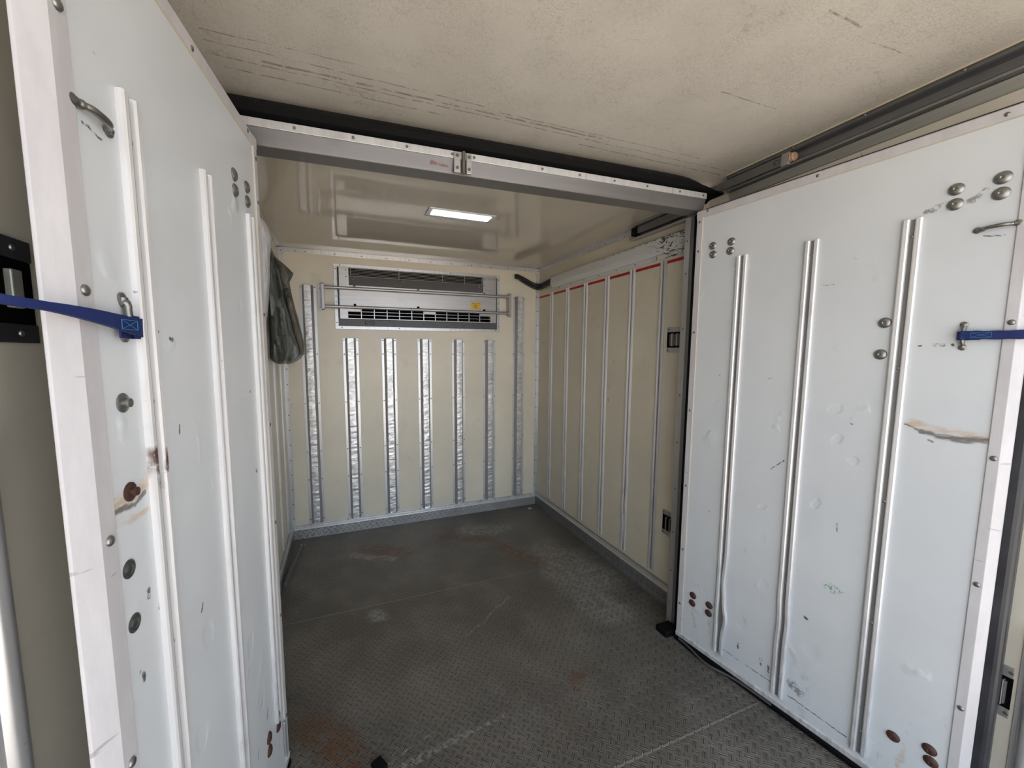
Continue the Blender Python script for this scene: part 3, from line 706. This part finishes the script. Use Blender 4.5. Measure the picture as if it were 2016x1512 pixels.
# rear door tracks on both walls
def track(x, sg, label):
    e = empty('side_track', (x, -2.5, 1.96)); tag(e, label, 'track')
    poly = [(0, 2.0645), (.034, 2.0645), (.036, 2.050), (.030, 2.046), (.010, 2.042), (.010, 2.014), (.032, 2.010), (.036, 2.004), (.034, 1.997), (0, 1.997)]
    MB().prism([(0, 1.996), (.014, 1.996), (.010, 1.984), (.005, 1.966), (0, 1.964)], lambda p, q, t: (x - sg * p, t, q), YR, -1.67, 6).build('lower_flange', M_LOWFL, e, bevel=.0008)
    MB().prism(poly, lambda p, q, t: (x - sg * p, t, q), YR, -1.67, 6).build('track_profile', M_DKALU, e, bevel=.0008)
    box(*sorted((x - sg * .0365, x - sg * .034)), YR, -1.67, 1.998, 2.004).build('track_lip', M_CHAN, e)
    box(*sorted((x - sg * .0365, x - sg * .041)), YR, -1.67, 2.0615, 2.0648).build('sealant_line', M_CAULK, e)
    rivets(e, [(x - sg * .036, y, 2.057) for y in (-1.72, -1.93, -2.14, -2.35)], '-x' if sg > 0 else '+x')
    return e
track(XR, 1, 'dark aluminium track along the ceiling above the right door')
track(XL, -1, 'dark aluminium track along the ceiling above the left door')
e = empty('roller_arm', (1.925, -1.75, 2.01)); tag(e, 'grey metal arm with a tan roller in the track above the right door', 'arm')
MB().prism([(0, 2.006), (.004, 2.006), (.004, 2.040), (0, 2.040)], lambda p, q, t: (1.922 - p, t, q), -1.925, -1.60, 2).build('arm_bar', M_POST, e, bevel=.001)
box(1.916, 1.932, -1.928, -1.900, 2.000, 2.044).build('arm_head', M_GREYMET, e, bevel=.002)
MB().lathe((1.925, -1.928, 2.022), (0, -1, 0), [(.015, 0), (.016, .004), (.014, .008), (.016, .012), (.012, .018), (.002, .019)], 20).build('roller', M_WOODROLL, e, True)
MB().lathe((1.916, -1.885, 2.022), (-1, 0, 0), [(.009, 0), (.009, .004), (.006, .005), (.006, .010), (.001, .011)], 6).build('arm_bolt', M_NICKEL, e)

# ------------------------------------------------------------ the two partition doors
K = .977; CZ = CP.z
def zz(z): return CZ + K * (z - CZ)
bolt_mb = lambda: MB().lathe((0, 0, 0), (0, 0, 1), [(.0150, 0), (.0150, .0015), (.0125, .0045), (.0085, .0065), (.004, .0072), (.0025, .0060), (.0005, .0060)], 20)
cup_mb = lambda: MB().lathe((0, 0, 0), (0, 0, 1), [(.0125, 0), (.0125, .0012), (.0108, .0020), (.0090, .0008), (.0080, .0006), (.0065, .0020), (.003, .0028), (.001, .0028)], 24)
def door(name, loc, ang, sg, L_, IN, CR, OU, panel_mat, label):
    """local x runs from the hinge edge to the free edge, local y*sg points into the opening, z up"""
    e = empty(name, loc, ang); tag(e, label, 'door', kind='structure')
    T = .034; zb, zt = .034, zz(1.9027)
    P = lambda s_, h, z: (s_, sg * h, z)
    def pb(s0, s1, h0, h1, z0, z1): return MB().box(s0, s1, min(sg * h0, sg * h1), max(sg * h0, sg * h1), z0, z1)
    pb(.004, CR - .006, -T, 0, zb + .004, zt - .004).build('panel', panel_mat, e, local=True)
    # edging: hinge side, top, bottom, free side
    wf = .030
    def edge(nm, poly_s, z0, z1): return MB().prism(poly_s, lambda p, q, t: P(p, q, t), z0, z1, 1).build(nm, M_FRAME, e, local=True, bevel=.0008)
    e1 = edge('hinge_edging', [(0, -T), (0, .001), (.003, .003), (.026, .003), (.028, 0), (.028, -.002), (.004, -T)], zb, zt)
    e2 = MB().prism([(zt, -T), (zt, .0005), (zt - .003, .0035), (zt - .027, .0035), (zt - .029, 0), (zt - .029, -.002), (zt - .004, -T)], lambda p, q, t: P(t, q, p), .0, L_, 1).build('top_edging', M_FRAME, e, local=True, bevel=.0008)
    e3 = edge('free_edging', [(IN, 0), (IN + .002, .0035), (CR, .0035), (OU - .001, -.011), (OU, -.014), (OU - .03, -T), (OU - .05, -T)], zb, zt)
    e4 = MB().prism([(zb - .012, -T), (zb - .012, -.002), (zb - .006, .004), (zb + .012, .005), (zb + .014, 0), (zb + .014, -.003)], lambda p, q, t: P(t, q, p), .0, L_, 1).build('bottom_edging', M_ALUW, e, local=True, bevel=.0008)
    # thin sealant beads along the inner borders of the edging
    cb = MB(); cb.add([], []); b0 = pb(.028, .0295, 0, .0014, zb + .014, zt - .029); b0.build('sealant_bead', M_CAULK, e, local=True)
    pb(.028, IN, 0, .0014, zt - .0305, zt - .029).build('sealant_bead', M_CAULK, e, local=True)
    rot = (-RX, 0, 0) if sg > 0 else (RX, 0, 0)
    def riv(parent, pts, key='drivet', mk=lambda: rivet_mb(.0048, .0026), mat=M_BOLT, nm='rivet'):
        for s_, h, z in pts: stamp(nm, key, mk, mat, parent, P(s_, h, z), rot)
    # dark rubber gasket behind the rim
    gk = MB(); GD = .045 if sg < 0 else .012
    gk.box(L_ - .065, OU + (.022 if sg < 0 else -.045), min(-sg * T, -sg * (T + GD)), max(-sg * T, -sg * (T + GD)), zb - .01, zt + .004)
    gk.box(.0, L_ - .045, min(-sg * T, -sg * (T + .03)), max(-sg * T, -sg * (T + .03)), zt - .04, zt + .020)
    gk.box(.0, .04, min(-sg * T, -sg * (T + .03)), max(-sg * T, -sg * (T + .03)), zb - .01, zt - .04)
    gk.build('rim_gasket', M_SEAL, e, local=True, bevel=.012, seg=3)
    return e, P, pb, riv, zb, zt

def door_rail(e, P, s0, z0, z1, bend=None, wd=.038, mat=None):
    rm = rail_mb(lambda p, q, t: P(p, q, t), s0, z0, z1, wd=wd, h=.0095, bend=bend, steps=90)
    o = rm.build('rub_rail', mat or M_ALUW, e, local=True); channel_shade_strip(o, True); return o

def grab(e, P, a, b, lift=.013, r_=.0046, name='grab_handle'):
    """a cast grab handle with flattened feet between two points (s, z)"""
    a = Vector((a[0], 0, a[1])); b = Vector((b[0], 0, b[1])); L = (b - a); mb = MB(); pts = []; rr = []
    for t, h, q in ((0, .002, 1.2), (.10, .003, 1.2), (.18, .007, .95), (.28, lift, .95), (.5, lift * 1.12, 1.0), (.72, lift, .95), (.82, .007, .95), (.90, .003, 1.2), (1, .002, 1.2)):
        p = a + L * t; pts.append(P(p.x, h, p.z)); rr.append(r_ * q)
    mb.tube(smooth_path(pts, 4), [rr[min(len(rr) - 1, int(i / 4))] for i in range((len(pts) - 1) * 4 + 1)], 12)
    hd = mb.build(name, M_NICKEL, e, local=True, smooth=True)
    for p in (a, b):
        q0 = Vector(P(p.x, 0, p.z)); n_ = Vector(P(0, 1, 0))
        MB().lathe(q0, n_, [(.0075, 0), (.0075, .003), (.005, .0045), (.0015, .0045)], 14).build('foot', M_NICKEL, hd, local=True, smooth=True)
    return hd

# right door
mR = mat_panel('white_door_skin_right',
    dark=[((.677, 0, 1.332), (.680, 0, 1.332), .004), ((.703, 0, 1.334), (.722, 0, 1.333), .0045), ((.737, 0, 1.334), (.738, 0, 1.332), .004), ((.333, 0, .890), (.379, 0, .936), .0026), ((.767, 0, 1.598), (.797, 0, 1.594), .0028), ((.451, 0, 1.528), (.482, 0, 1.525), .0013),  # the stroke just below the upper grab handle is its painted shadow
          ((.212, 0, .104), (.388, 0, .102), .0024), ((.445, 0, .096), (.611, 0, .088), .0024), ((.268, 0, .17), (.270, 0, .15), .006), ((.352, 0, .165), (.354, 0, .145), .006), ((.378, 0, .155), (.380, 0, .135), .005), ((.476, 0, .412), (.482, 0, .410), .006), ((.091, 0, .313), (.094, 0, .312), .003),
          ((.538, 0, .770), (.540, 0, .745), .002), ((.309, 0, 1.219), (.327, 0, 1.223), .002), ((.129, 0, 1.224), (.134, 0, 1.222), .0025), ((.549, 0, 1.096), (.553, 0, 1.094), .003), ((.120, 0, .657), (.124, 0, .655), .002)],
    rust=[((.675, 0, 1.122), (.73, 0, 1.108), .016), ((.73, 0, 1.108), (.81, 0, 1.104), .014), ((.08, 0, .20), (.082, 0, .12), .010), ((.155, 0, .20), (.156, 0, .13), .008), ((.73, 0, .10), (.73, 0, .19), .012)],
    grey=[((.667, 0, 1.112), (.700, 0, 1.099), .0035), ((.698, 0, 1.099), (.735, 0, 1.090), .0085), ((.73, 0, 1.090), (.765, 0, 1.089), .0115), ((.765, 0, 1.089), (.818, 0, 1.095), .0125), ((.714, 0, 1.076), (.722, 0, 1.073), .004)],
    worn=[((.664, 0, 1.687), (.676, 0, 1.689), .009), ((.684, 0, 1.697), (.690, 0, 1.70), .008), ((.740, 0, 1.693), (.750, 0, 1.697), .012), ((.756, 0, 1.703), (.764, 0, 1.712), .008), ((.455, 0, .145), (.475, 0, .135), .022)],
    big_dents=[((.321, 0, .626), .014), ((.507, 0, 1.133), .012), ((.517, 0, 1.036), .010), ((.319, 0, .745), .009), ((.477, 0, .809), .010), ((.561, 0, .977), .010), ((.572, 0, .457), .022), ((.268, 0, .259), .016), ((.43, 0, .225), .018), ((.20, 0, .9), .008), ((.50, 0, .30), .02), ((.34, 0, .45), .012)],
    extra_green=[((.53, 0, .555), (.555, 0, .55), .018)])
dR, P, pb, riv, zb, zt = door('door_1', (1.760, -1.683, 0), math.radians(-90) + .1235, -1, .850, .815, .836, .852, mR, 'right partition door swung open, white with three double-ridged rails')
bendR = lambda p, q, t: (.010 * math.exp(-((t - .23) / .045) ** 2) - .006 * math.exp(-((t - .40) / .06) ** 2) if p > .195 else -.002 * math.exp(-((t - .25) / .05) ** 2), 0)
for s0, b_, zz0 in ((.174, bendR, .078), (.393, lambda p, q, t: (.003 * math.exp(-((t - .35) / .05) ** 2), 0), .068), (.622, None, .066)):
    rl = door_rail(dR, P, s0, zz0, zz(1.684), b_)
    riv(rl, [(s0 + .019, .0022, z) for z in (1.63, 1.27, .88, .50, .14)])
Bz = [(.075, 1.748), (.078, 1.713), (.15, 1.747), (.148, 1.712), (.73, 1.738), (.731, 1.700), (.805, 1.739), (.805, 1.702), (.618, 1.401), (.615, 1.308)]
riv(dR, [(s_ * K, .0, zz(z)) for s_, z in Bz], 'bolt', bolt_mb, M_BOLT, 'coach_bolt')
riv(dR, [(s_ * K, .0, zz(z)) for s_, z in [(.074, .231), (.149, .229), (.801, .190)]], 'boltr1', bolt_mb, M_BOLTR, 'coach_bolt')
riv(dR, [(s_ * K, .0, zz(z)) for s_, z in [(.072, .194), (.148, .193), (.728, .162), (.806, .157)]], 'boltr1', bolt_mb, M_BOLTR, 'coach_bolt')
for s_, z in ((.048, 1.894), (.422, 1.889), (.800, 1.886)): riv(dR, [(s_ * K, .0035, zz(z))])
riv(dR, [(.014, .003, zz(z)) for z in (1.858, 1.739, 1.40, 1.06, .72, .42, .16)])
riv(dR, [(.827, .003, zz(z)) for z in (1.387, 1.048, .712, .36)], 'briv', lambda: rivet_mb(.0065, .004))
grab(dR, P, (.757, zz(1.622)), (.818, zz(1.624)))
hR = grab(dR, P, (.754, zz(1.386)), (.755, zz(1.327)), .009)

# left door
mL = mat_panel('white_door_skin_left',
    dark=[((.656, 0, 1.581), (.626, 0, 1.578), .0026), ((.503, 0, 1.334), (.496, 0, 1.333), .005), ((.537, 0, 1.345), (.534, 0, 1.343), .003), ((.496, 0, 1.190), (.496, 0, 1.178), .003), ((.142, 0, 1.010), (.136, 0, 1.004), .007), ((.149, 0, 1.216), (.151, 0, 1.214), .004),
          ((.470, 0, .840), (.462, 0, .853), .004), ((.612, 0, .973), (.613, 0, .962), .005), ((.639, 0, .865), (.638, 0, .855), .005), ((.643, 0, .876), (.645, 0, .872), .003), ((.213, 0, .395), (.184, 0, .415), .0025), ((.17, 0, .33), (.16, 0, .35), .004), ((.25, 0, .30), (.24, 0, .32), .003), ((.591, 0, .94), (.593, 0, .93), .003)],
    rust=[((.668, 0, 1.120), (.600, 0, 1.128), .016), ((.668, 0, 1.149), (.655, 0, 1.156), .008), ((.668, 0, 1.095), (.60, 0, 1.092), .009), ((.085, 0, .22), (.086, 0, .16), .008)],
    grey=[((.669, 0, 1.108), (.625, 0, 1.105), .0055), ((.63, 0, 1.105), (.600, 0, 1.112), .0045)],
    big_dents=[((.45, 0, .78), .016), ((.22, 0, .5), .02), ((.20, 0, .42), .018), ((.25, 0, .60), .014), ((.50, 0, .62), .016), ((.40, 0, 1.05), .01)])
dL, P, pb, riv, zb, zt = door('door_2', (.1638, -1.667, 0), math.radians(-90) - .1141, 1, .716, .668, .697, .722, mL, 'left partition door swung open, white with a blue strap on its handle')
for s0, zb0 in ((.552, .06), (.316, .06), (.069, .250)):
    rl = door_rail(dL, P, s0, zb0, zz(1.668), None, .039, M_ALURUST if s0 > .5 else None)
    riv(rl, [(s0 + .019, .0022, z) for z in (1.60, 1.24, .86, .48)])
# rust bleeding on the near rail is a shape of its own
Bz = [(.18, 1.733), (.179, 1.698), (.095, 1.738), (.096, 1.702)]
riv(dL, [(s_ * K, .0, zz(z)) for s_, z in Bz], 'bolt', bolt_mb, M_BOLT, 'coach_bolt')
riv(dL, [(s_ * K, .0, zz(z)) for s_, z in [(.088, .233), (.089, .197), (.171, .245), (.173, .208)]], 'boltr1', bolt_mb, M_BOLTR, 'coach_bolt')
riv(dL, [(s_ * K, .0, zz(z)) for s_, z in [(.664, 1.018), (.663, .939)]], 'cup', cup_mb, M_CUP, 'plug_cup')
stud = lambda: MB().lathe((0, 0, 0), (0, 0, 1), [(.0130, 0), (.0130, .0016), (.0115, .0024), (.0052, .0026), (.0052, .0055), (.0060, .0060), (.0058, .0095), (.003, .0105), (.0005, .0105)], 18)
riv(dL, [(.646 * K, .0, zz(1.244))], 'stud', stud, M_BOLT, 'stud_bolt')
riv(dL, [(.648 * K, .0, zz(1.121))], 'studr', stud, M_BOLTR, 'stud_bolt')
for s_, z in ((.368, 1.859 + .022), (.07, 1.890), (.62, 1.884)): riv(dL, [(s_ * K, .0035, zz(z))])
riv(dL, [(.014, .003, zz(z)) for z in (1.845, 1.729, 1.42, 1.10, .80, .50, .16)])
riv(dL, [(.684, .0035, zz(z)) for z in (1.695, 1.385, 1.075, .765, .40)], 'briv', lambda: rivet_mb(.0065, .004))
grab(dL, P, (.672, zz(1.604)), (.612, zz(1.600)), .011, .0046)
hL = grab(dL, P, (.616, zz(1.385)), (.617, zz(1.333)), .007, .0050)
# bent lower gasket of the right door and a short metal guard on the left door's lower corner
PR = lambda s_, h, z: (s_, -h, z)
o = MB().prism([(-.004, 0), (.008, .002), (.011, .016), (.008, .024), (-.004, .024)], lambda p, q, t: PR(t, p - .004, q + .002 - .006 * math.exp(-((t - .12) / .08) ** 2)), .0, .84, 30,
    lambda p, q, t, j: (p + .012 * math.exp(-((t - .13) / .07) ** 2), q)).build('bottom_gasket', M_RUBBER, dR, local=True)
MB().prism([(.0, 0), (.0035, .001), (.004, .010), (.0, .009)], lambda p, q, t: PR(t, p + .010, q + .016), .02, .40, 24,
    lambda p, q, t, j: (p + .020 * math.exp(-((t - .16) / .08) ** 2) - .006, q - .008 * math.exp(-((t - .16) / .08) ** 2))).build('bent_seal_strip', M_POST, dR, local=True)
PL = lambda s_, h, z: (s_, h, z)
MB().prism([(.035, 0), (.045, 0), (.045, .008), (.035, .008)], lambda p, q, t: PL(p, q, t), .075, .19, 4).build('corner_guard', M_GREYMET, dL, local=True, bevel=.003)
MB().prism([(-.01, 0), (.006, .002), (.008, .02), (-.01, .024)], lambda p, q, t: PL(t, p, q), .0, .70, 10).build('bottom_gasket', M_RUBBER, dL, local=True)

# ------------------------------------------------------------ blue straps
def strap(name, pts, wd, label, stitch):
    P_ = smooth_path(pts, 8); e = empty(name, tuple(P_[0])); tag(e, label, 'strap')
    rings = []
    for i, p in enumerate(P_):
        d = (P_[min(i + 1, len(P_) - 1)] - P_[max(i - 1, 0)]).normalized(); up = Vector((0, 0, 1)); up = (up - d * up.dot(d)).normalized(); nn = d.cross(up)
        th = .0030; wv = wd * (1 + .05 * math.sin(i * .9))
        if stitch: wv = wd * (1.15 - .75 * min(1, i / 26)); th = .0030 + .0012 * min(1, i / 20)
        rings.append([p + up * wv / 2 + nn * th * .4, p + nn * th * .9, p - up * wv / 2 + nn * th * .4, p - up * wv / 2 - nn * th, p + up * wv / 2 - nn * th])
    MB().sweep(rings).build('webbing', M_STRAP, e, smooth=True)
    return e, P_
c_, s_ = math.cos(-math.pi / 2 + .1235), math.sin(-math.pi / 2 + .1235)
def wR(s0, h, z): a = -math.pi / 2 + .1235; return Vector((1.760 + s0 * math.cos(a) + h * math.sin(a), -1.683 + s0 * math.sin(a) - h * math.cos(a), z))
def wL(s0, h, z): a = -math.pi / 2 - .1141; return Vector((.1638 + s0 * math.cos(a) - h * math.sin(a), -1.667 + s0 * math.sin(a) + h * math.cos(a), z))
zR, zL = zz(1.357), zz(1.352)
eR, pR = strap('blue_strap', [wR(.752, .015, zR + .002), wR(.775, .015, zR + .001), wR(.81, .013, zR), wR(.85, .012, zR), wR(.885, .0, zR), (1.95, -2.64, zR + .01), (1.963, -2.72, zR + .02)], .021, 'blue webbing strap looped on the right door handle', None)
# the loop that wraps the handle and its stitched box
def loop(e, f_, s0, h, z, wd, up=1):
    pts = [f_(s0 + .006, h, z), f_(s0 - .002, h + .001, z), f_(s0 - .007, h - .003, z), f_(s0 - .007, h - .006, z), f_(s0, h - .008, z), f_(s0 + .010, h - .006, z), f_(s0 + .03, h - .003, z)]
    P_ = smooth_path(pts, 4); rings = []
    for i, p in enumerate(P_):
        d = (P_[min(i + 1, len(P_) - 1)] - P_[max(i - 1, 0)]).normalized(); nn = d.cross(Vector((0, 0, 1)))
        rings.append([p + Vector((0, 0, wd / 2)) + nn * .0012, p - Vector((0, 0, wd / 2)) + nn * .0012, p - Vector((0, 0, wd / 2)) - nn * .0012, p + Vector((0, 0, wd / 2)) - nn * .0012])
    MB().sweep(rings).build('loop', M_STRAP, e, smooth=True)
loop(eR, wR, .754, .0155, zR, .0225)
def stitches(e, f_, s0, s1, h, zc, hz, h2=None):
    h2 = h if h2 is None else h2
    cs = [(s0, h, zc - hz), (s1, h2, zc - hz), (s1, h2, zc + hz), (s0, h, zc + hz)]
    for a, b in ((0, 1), (1, 2), (2, 3), (3, 0), (0, 2), (1, 3)):
        MB().tube([f_(*cs[a]), f_(*cs[b])], .00045, 5).build('stitching', M_STITCH, e)
stitches(eR, wR, .770, .802, .0200, zR + .001, .006, .0180)
eL, pL = strap('blue_strap', [wL(.604, .013, zL - .006), wL(.64, .015, zL - .003), wL(.69, .016, zL + .002), wL(.74, .013, zL + .006), wL(.79, .008, zL + .008), (.055, -2.49, zL + .014), (-.03, -2.60, zL + .03), (-.052, -2.72, zL + .04)], .022, 'blue webbing strap looped on the left door handle', True)
loop(eL, wL, .612, .0135, zL - .006, .030)
stitches(eL, wL, .622, .655, .0195, zL - .004, .006, .0205)

# ------------------------------------------------------------ lashing plates and rear wall fittings
def lashing(x, y0, y1, z0, z1, sg, label, grp, body=M_DKGREY, strip_mat=None):
    SM = strip_mat or M_GREYMET
    e = empty('lashing_plate', (x, (y0 + y1) / 2, z0)); tag(e, label, 'lashing plate', grp)
    X = lambda p: x - sg * p
    def b(p0, p1, ya, yb, za, zc): return MB().box(min(X(p0), X(p1)), max(X(p0), X(p1)), ya, yb, za, zc)
    h = z1 - z0; l = y1 - y0
    b(0, .004, y0, y1, z1 - h * .20, z1).build('plate_strip', SM, e, bevel=.001)
    b(0, .004, y0, y1, z0, z0 + h * .18).build('plate_strip', SM, e, bevel=.001)
    b(0, .0015, y0, y1, z0 + h * .18, z1 - h * .20).build('recess_plate', M_BLACK, e)
    b(0, .010, y0 + l * .25, y1 - l * .18, z0 + h * .26, z1 - h * .28).build('latch_body', body, e, bevel=.003)
    b(0, .013, y0 + l * .38, y0 + l * .44, z0 + h * .24, z1 - h * .26).build('latch_bar', M_GREYMET, e, bevel=.001)
    b(0, .013, y0 + l * .64, y0 + l * .70, z0 + h * .24, z1 - h * .26).build('latch_bar', M_GREYMET, e, bevel=.001)
    rivets(e, [(X(.004), yy, zz_) for yy in (y0 + l * .12, y1 - l * .08) for zz_ in (z1 - h * .1, z0 + h * .09)], '-x' if sg > 0 else '+x', 'screw', 'screw', screw_mb, M_BOLT)
    return e
lashing(W, -1.52, -1.40, 1.315, 1.440, 1, 'upper lashing plate at the near end of the right wall', 'lashing plates on the right wall')
lashing(W, -1.52, -1.425, .372, .502, 1, 'lower lashing plate at the near end of the right wall', 'lashing plates on the right wall', M_BLACK)
lashing(XL, -2.62, -2.165, 1.325, 1.468, -1, 'long dark lashing track on the rear left wall behind the blue strap', None, strip_mat=M_SEAL)
box(XL, XL + .010, -2.216, -2.196, 1.372, 1.424).build('track_block', M_LOWFL, D.objects['lashing_plate.002'], bevel=.002)
# vertical pole-like rails on the rear walls
def half_round(x, y, sg, label):
    e = empty('rear_wall_rail', (x, y, 0)); tag(e, label, 'rail')
    poly = [(0, -.024), (.003, -.024), (.004, -.016), (.012, -.012), (.016, -.004), (.016, .004), (.012, .012), (.004, .016), (.003, .024), (0, .024)]
    MB().prism(poly, lambda p, q, t: (x - sg * p, y + q, t), .02, 1.22 if sg < 0 else .62, 20).build('rail_profile', M_ALU, e, smooth=True)
half_round(XL, -2.292, -1, 'shiny vertical half-round rail on the rear left wall at the photo edge')
half_round(XR, -2.585, 1, 'shiny vertical half-round rail on the rear right wall at the photo edge')
lashing(XR, -2.553, -2.520, .36, .50, 1, 'small dark lashing bracket on the rear right wall beside the half-round rail', None)

# ------------------------------------------------------------ hanging tarp bag and white cloth
def bag():
    e = empty('hanging_tarp', (.05, -.5, 1.25)); tag(e, 'dark green-grey crumpled tarp bag hanging at the left wall', 'tarp')
    rows = [(1.905, .004, .012), (1.878, .003, .026), (1.845, .003, .040), (1.812, .003, .056), (1.775, .003, .085), (1.74, .003, .098), (1.70, .003, .104), (1.65, .003, .112), (1.60, .003, .124), (1.55, .003, .134), (1.50, .003, .146), (1.45, .003, .155), (1.40, .003, .165),
            (1.357, .003, .172), (1.325, .003, .174), (1.300, .003, .168), (1.282, .004, .155), (1.268, .010, .135), (1.256, .026, .112), (1.250, .050, .085)]
    rings = []; n = 40
    for z, a, b in rows:
        ring = []; cx = (a + b) / 2; rx = (b - a) / 2; ry = (.075 + .045 * min(1, max(0, (1.70 - z) * 4))) * min(1, rx / .05)
        for k in range(n):
            t = 2 * math.pi * k / n
            fold = .22 * math.sin(3 * t + z * 9) + .16 * math.sin(7 * t - z * 6 + 1) + .10 * math.sin(12 * t + z * 14) + .12 * mnoise.noise(Vector((math.cos(t) * 2, math.sin(t) * 2, z * 14)))
            yy = ry * math.sin(t) * (1 + fold); xx = rx * math.cos(t) * (1 + fold * .10 * (0 if math.cos(t) > .9 else 1))
            ring.append((max(.0015, cx + xx), -.5 + yy, z + .004 * math.sin(5 * t + z * 20)))
        rings.append(ring)
    MB().sweep(rings).build('tarp_body', mat_bag('dark_tarp', (.085, .092, .087), (.21, .22, .21), .3), e, smooth=True)
    # the brownish folded flap on its upper right side
    fl = [(1.812, .046, .058), (1.785, .052, .090), (1.758, .058, .118), (1.736, .064, .138), (1.712, .070, .128), (1.690, .076, .116), (1.655, .084, .120), (1.60, .096, .130), (1.53, .110, .143), (1.45, .124, .158), (1.38, .138, .172), (1.33, .150, .177), (1.30, .152, .170)]
    rings = []
    for z, a, b in fl:
        ring = []
        for k in range(20):
            t = 2 * math.pi * k / 20; cx = (a + b) / 2; rx = (b - a) / 2
            ring.append((cx + rx * math.cos(t), -.575 + .016 * math.sin(t) * (1 + .3 * math.sin(z * 60)) + (.02 if z > 1.6 else -.012), z))
        rings.append(ring)
    MB().sweep(rings).build('folded_flap', mat_bag('brown_grey_tarp', (.050, .045, .034), (.14, .125, .095), .5), e, smooth=True)
    c = empty('white_cloth', (.01, -.66, 1.45)); tag(c, 'white cloth bundle hanging behind the dark tarp at the left wall', 'cloth')
    rings = []
    for z, b in ((1.965, .018), (1.95, .030), (1.92, .044), (1.88, .050), (1.84, .048), (1.80, .044), (1.75, .040), (1.68, .036), (1.60, .030), (1.52, .022), (1.46, .010)):
        rings.append([(max(.0012, .002 + b * (1 + .12 * math.sin(k * 1.7 + z * 30)) * (.5 + .5 * math.cos(2 * math.pi * k / 24))), -.69 + .048 * math.sin(2 * math.pi * k / 24), z) for k in range(24)])
    MB().sweep(rings).build('cloth_body', mat_bag('soft_white_cloth', (.66, .67, .70), (.80, .81, .84), .8), c, smooth=True)
bag()

# ------------------------------------------------------------ small floor things
for x, y, lb in ((.074, -.108, 'round pale floor plug in the back left corner'), (1.813, -.089, 'round pale floor plug in the back right corner')):
    o = MB().lathe((x, y, 0), (0, 0, 1), [(.016, 0), (.016, .0015), (.012, .004), (.001, .005)], 18).build('floor_plug', M_PLUG, smooth=True); tag(o, lb, 'plug')
o = MB().add([(.020, -.60, 0), (.034, -.60, 0), (.034, -.60, .03), (.020, -.60, .03), (.072, -.112, 0), (.086, -.112, 0), (.086, -.112, .012), (.072, -.112, .012)],
             [(0, 1, 2, 3), (7, 6, 5, 4), (0, 4, 5, 1), (1, 5, 6, 2), (2, 6, 7, 3), (3, 7, 4, 0)]).build('loose_metal_strip', M_POST)
tag(o, 'loose thin grey strip lying along the foot of the left wall', 'strip')
o = MB().box(.415, .452, -1.80, -1.755, 0, .014).build('rubber_block', M_RUBBER, bevel=.004); o.rotation_euler = (0, 0, .5)
tag(o, 'small black rubber block on the floor at the lower edge of the photo', 'block')
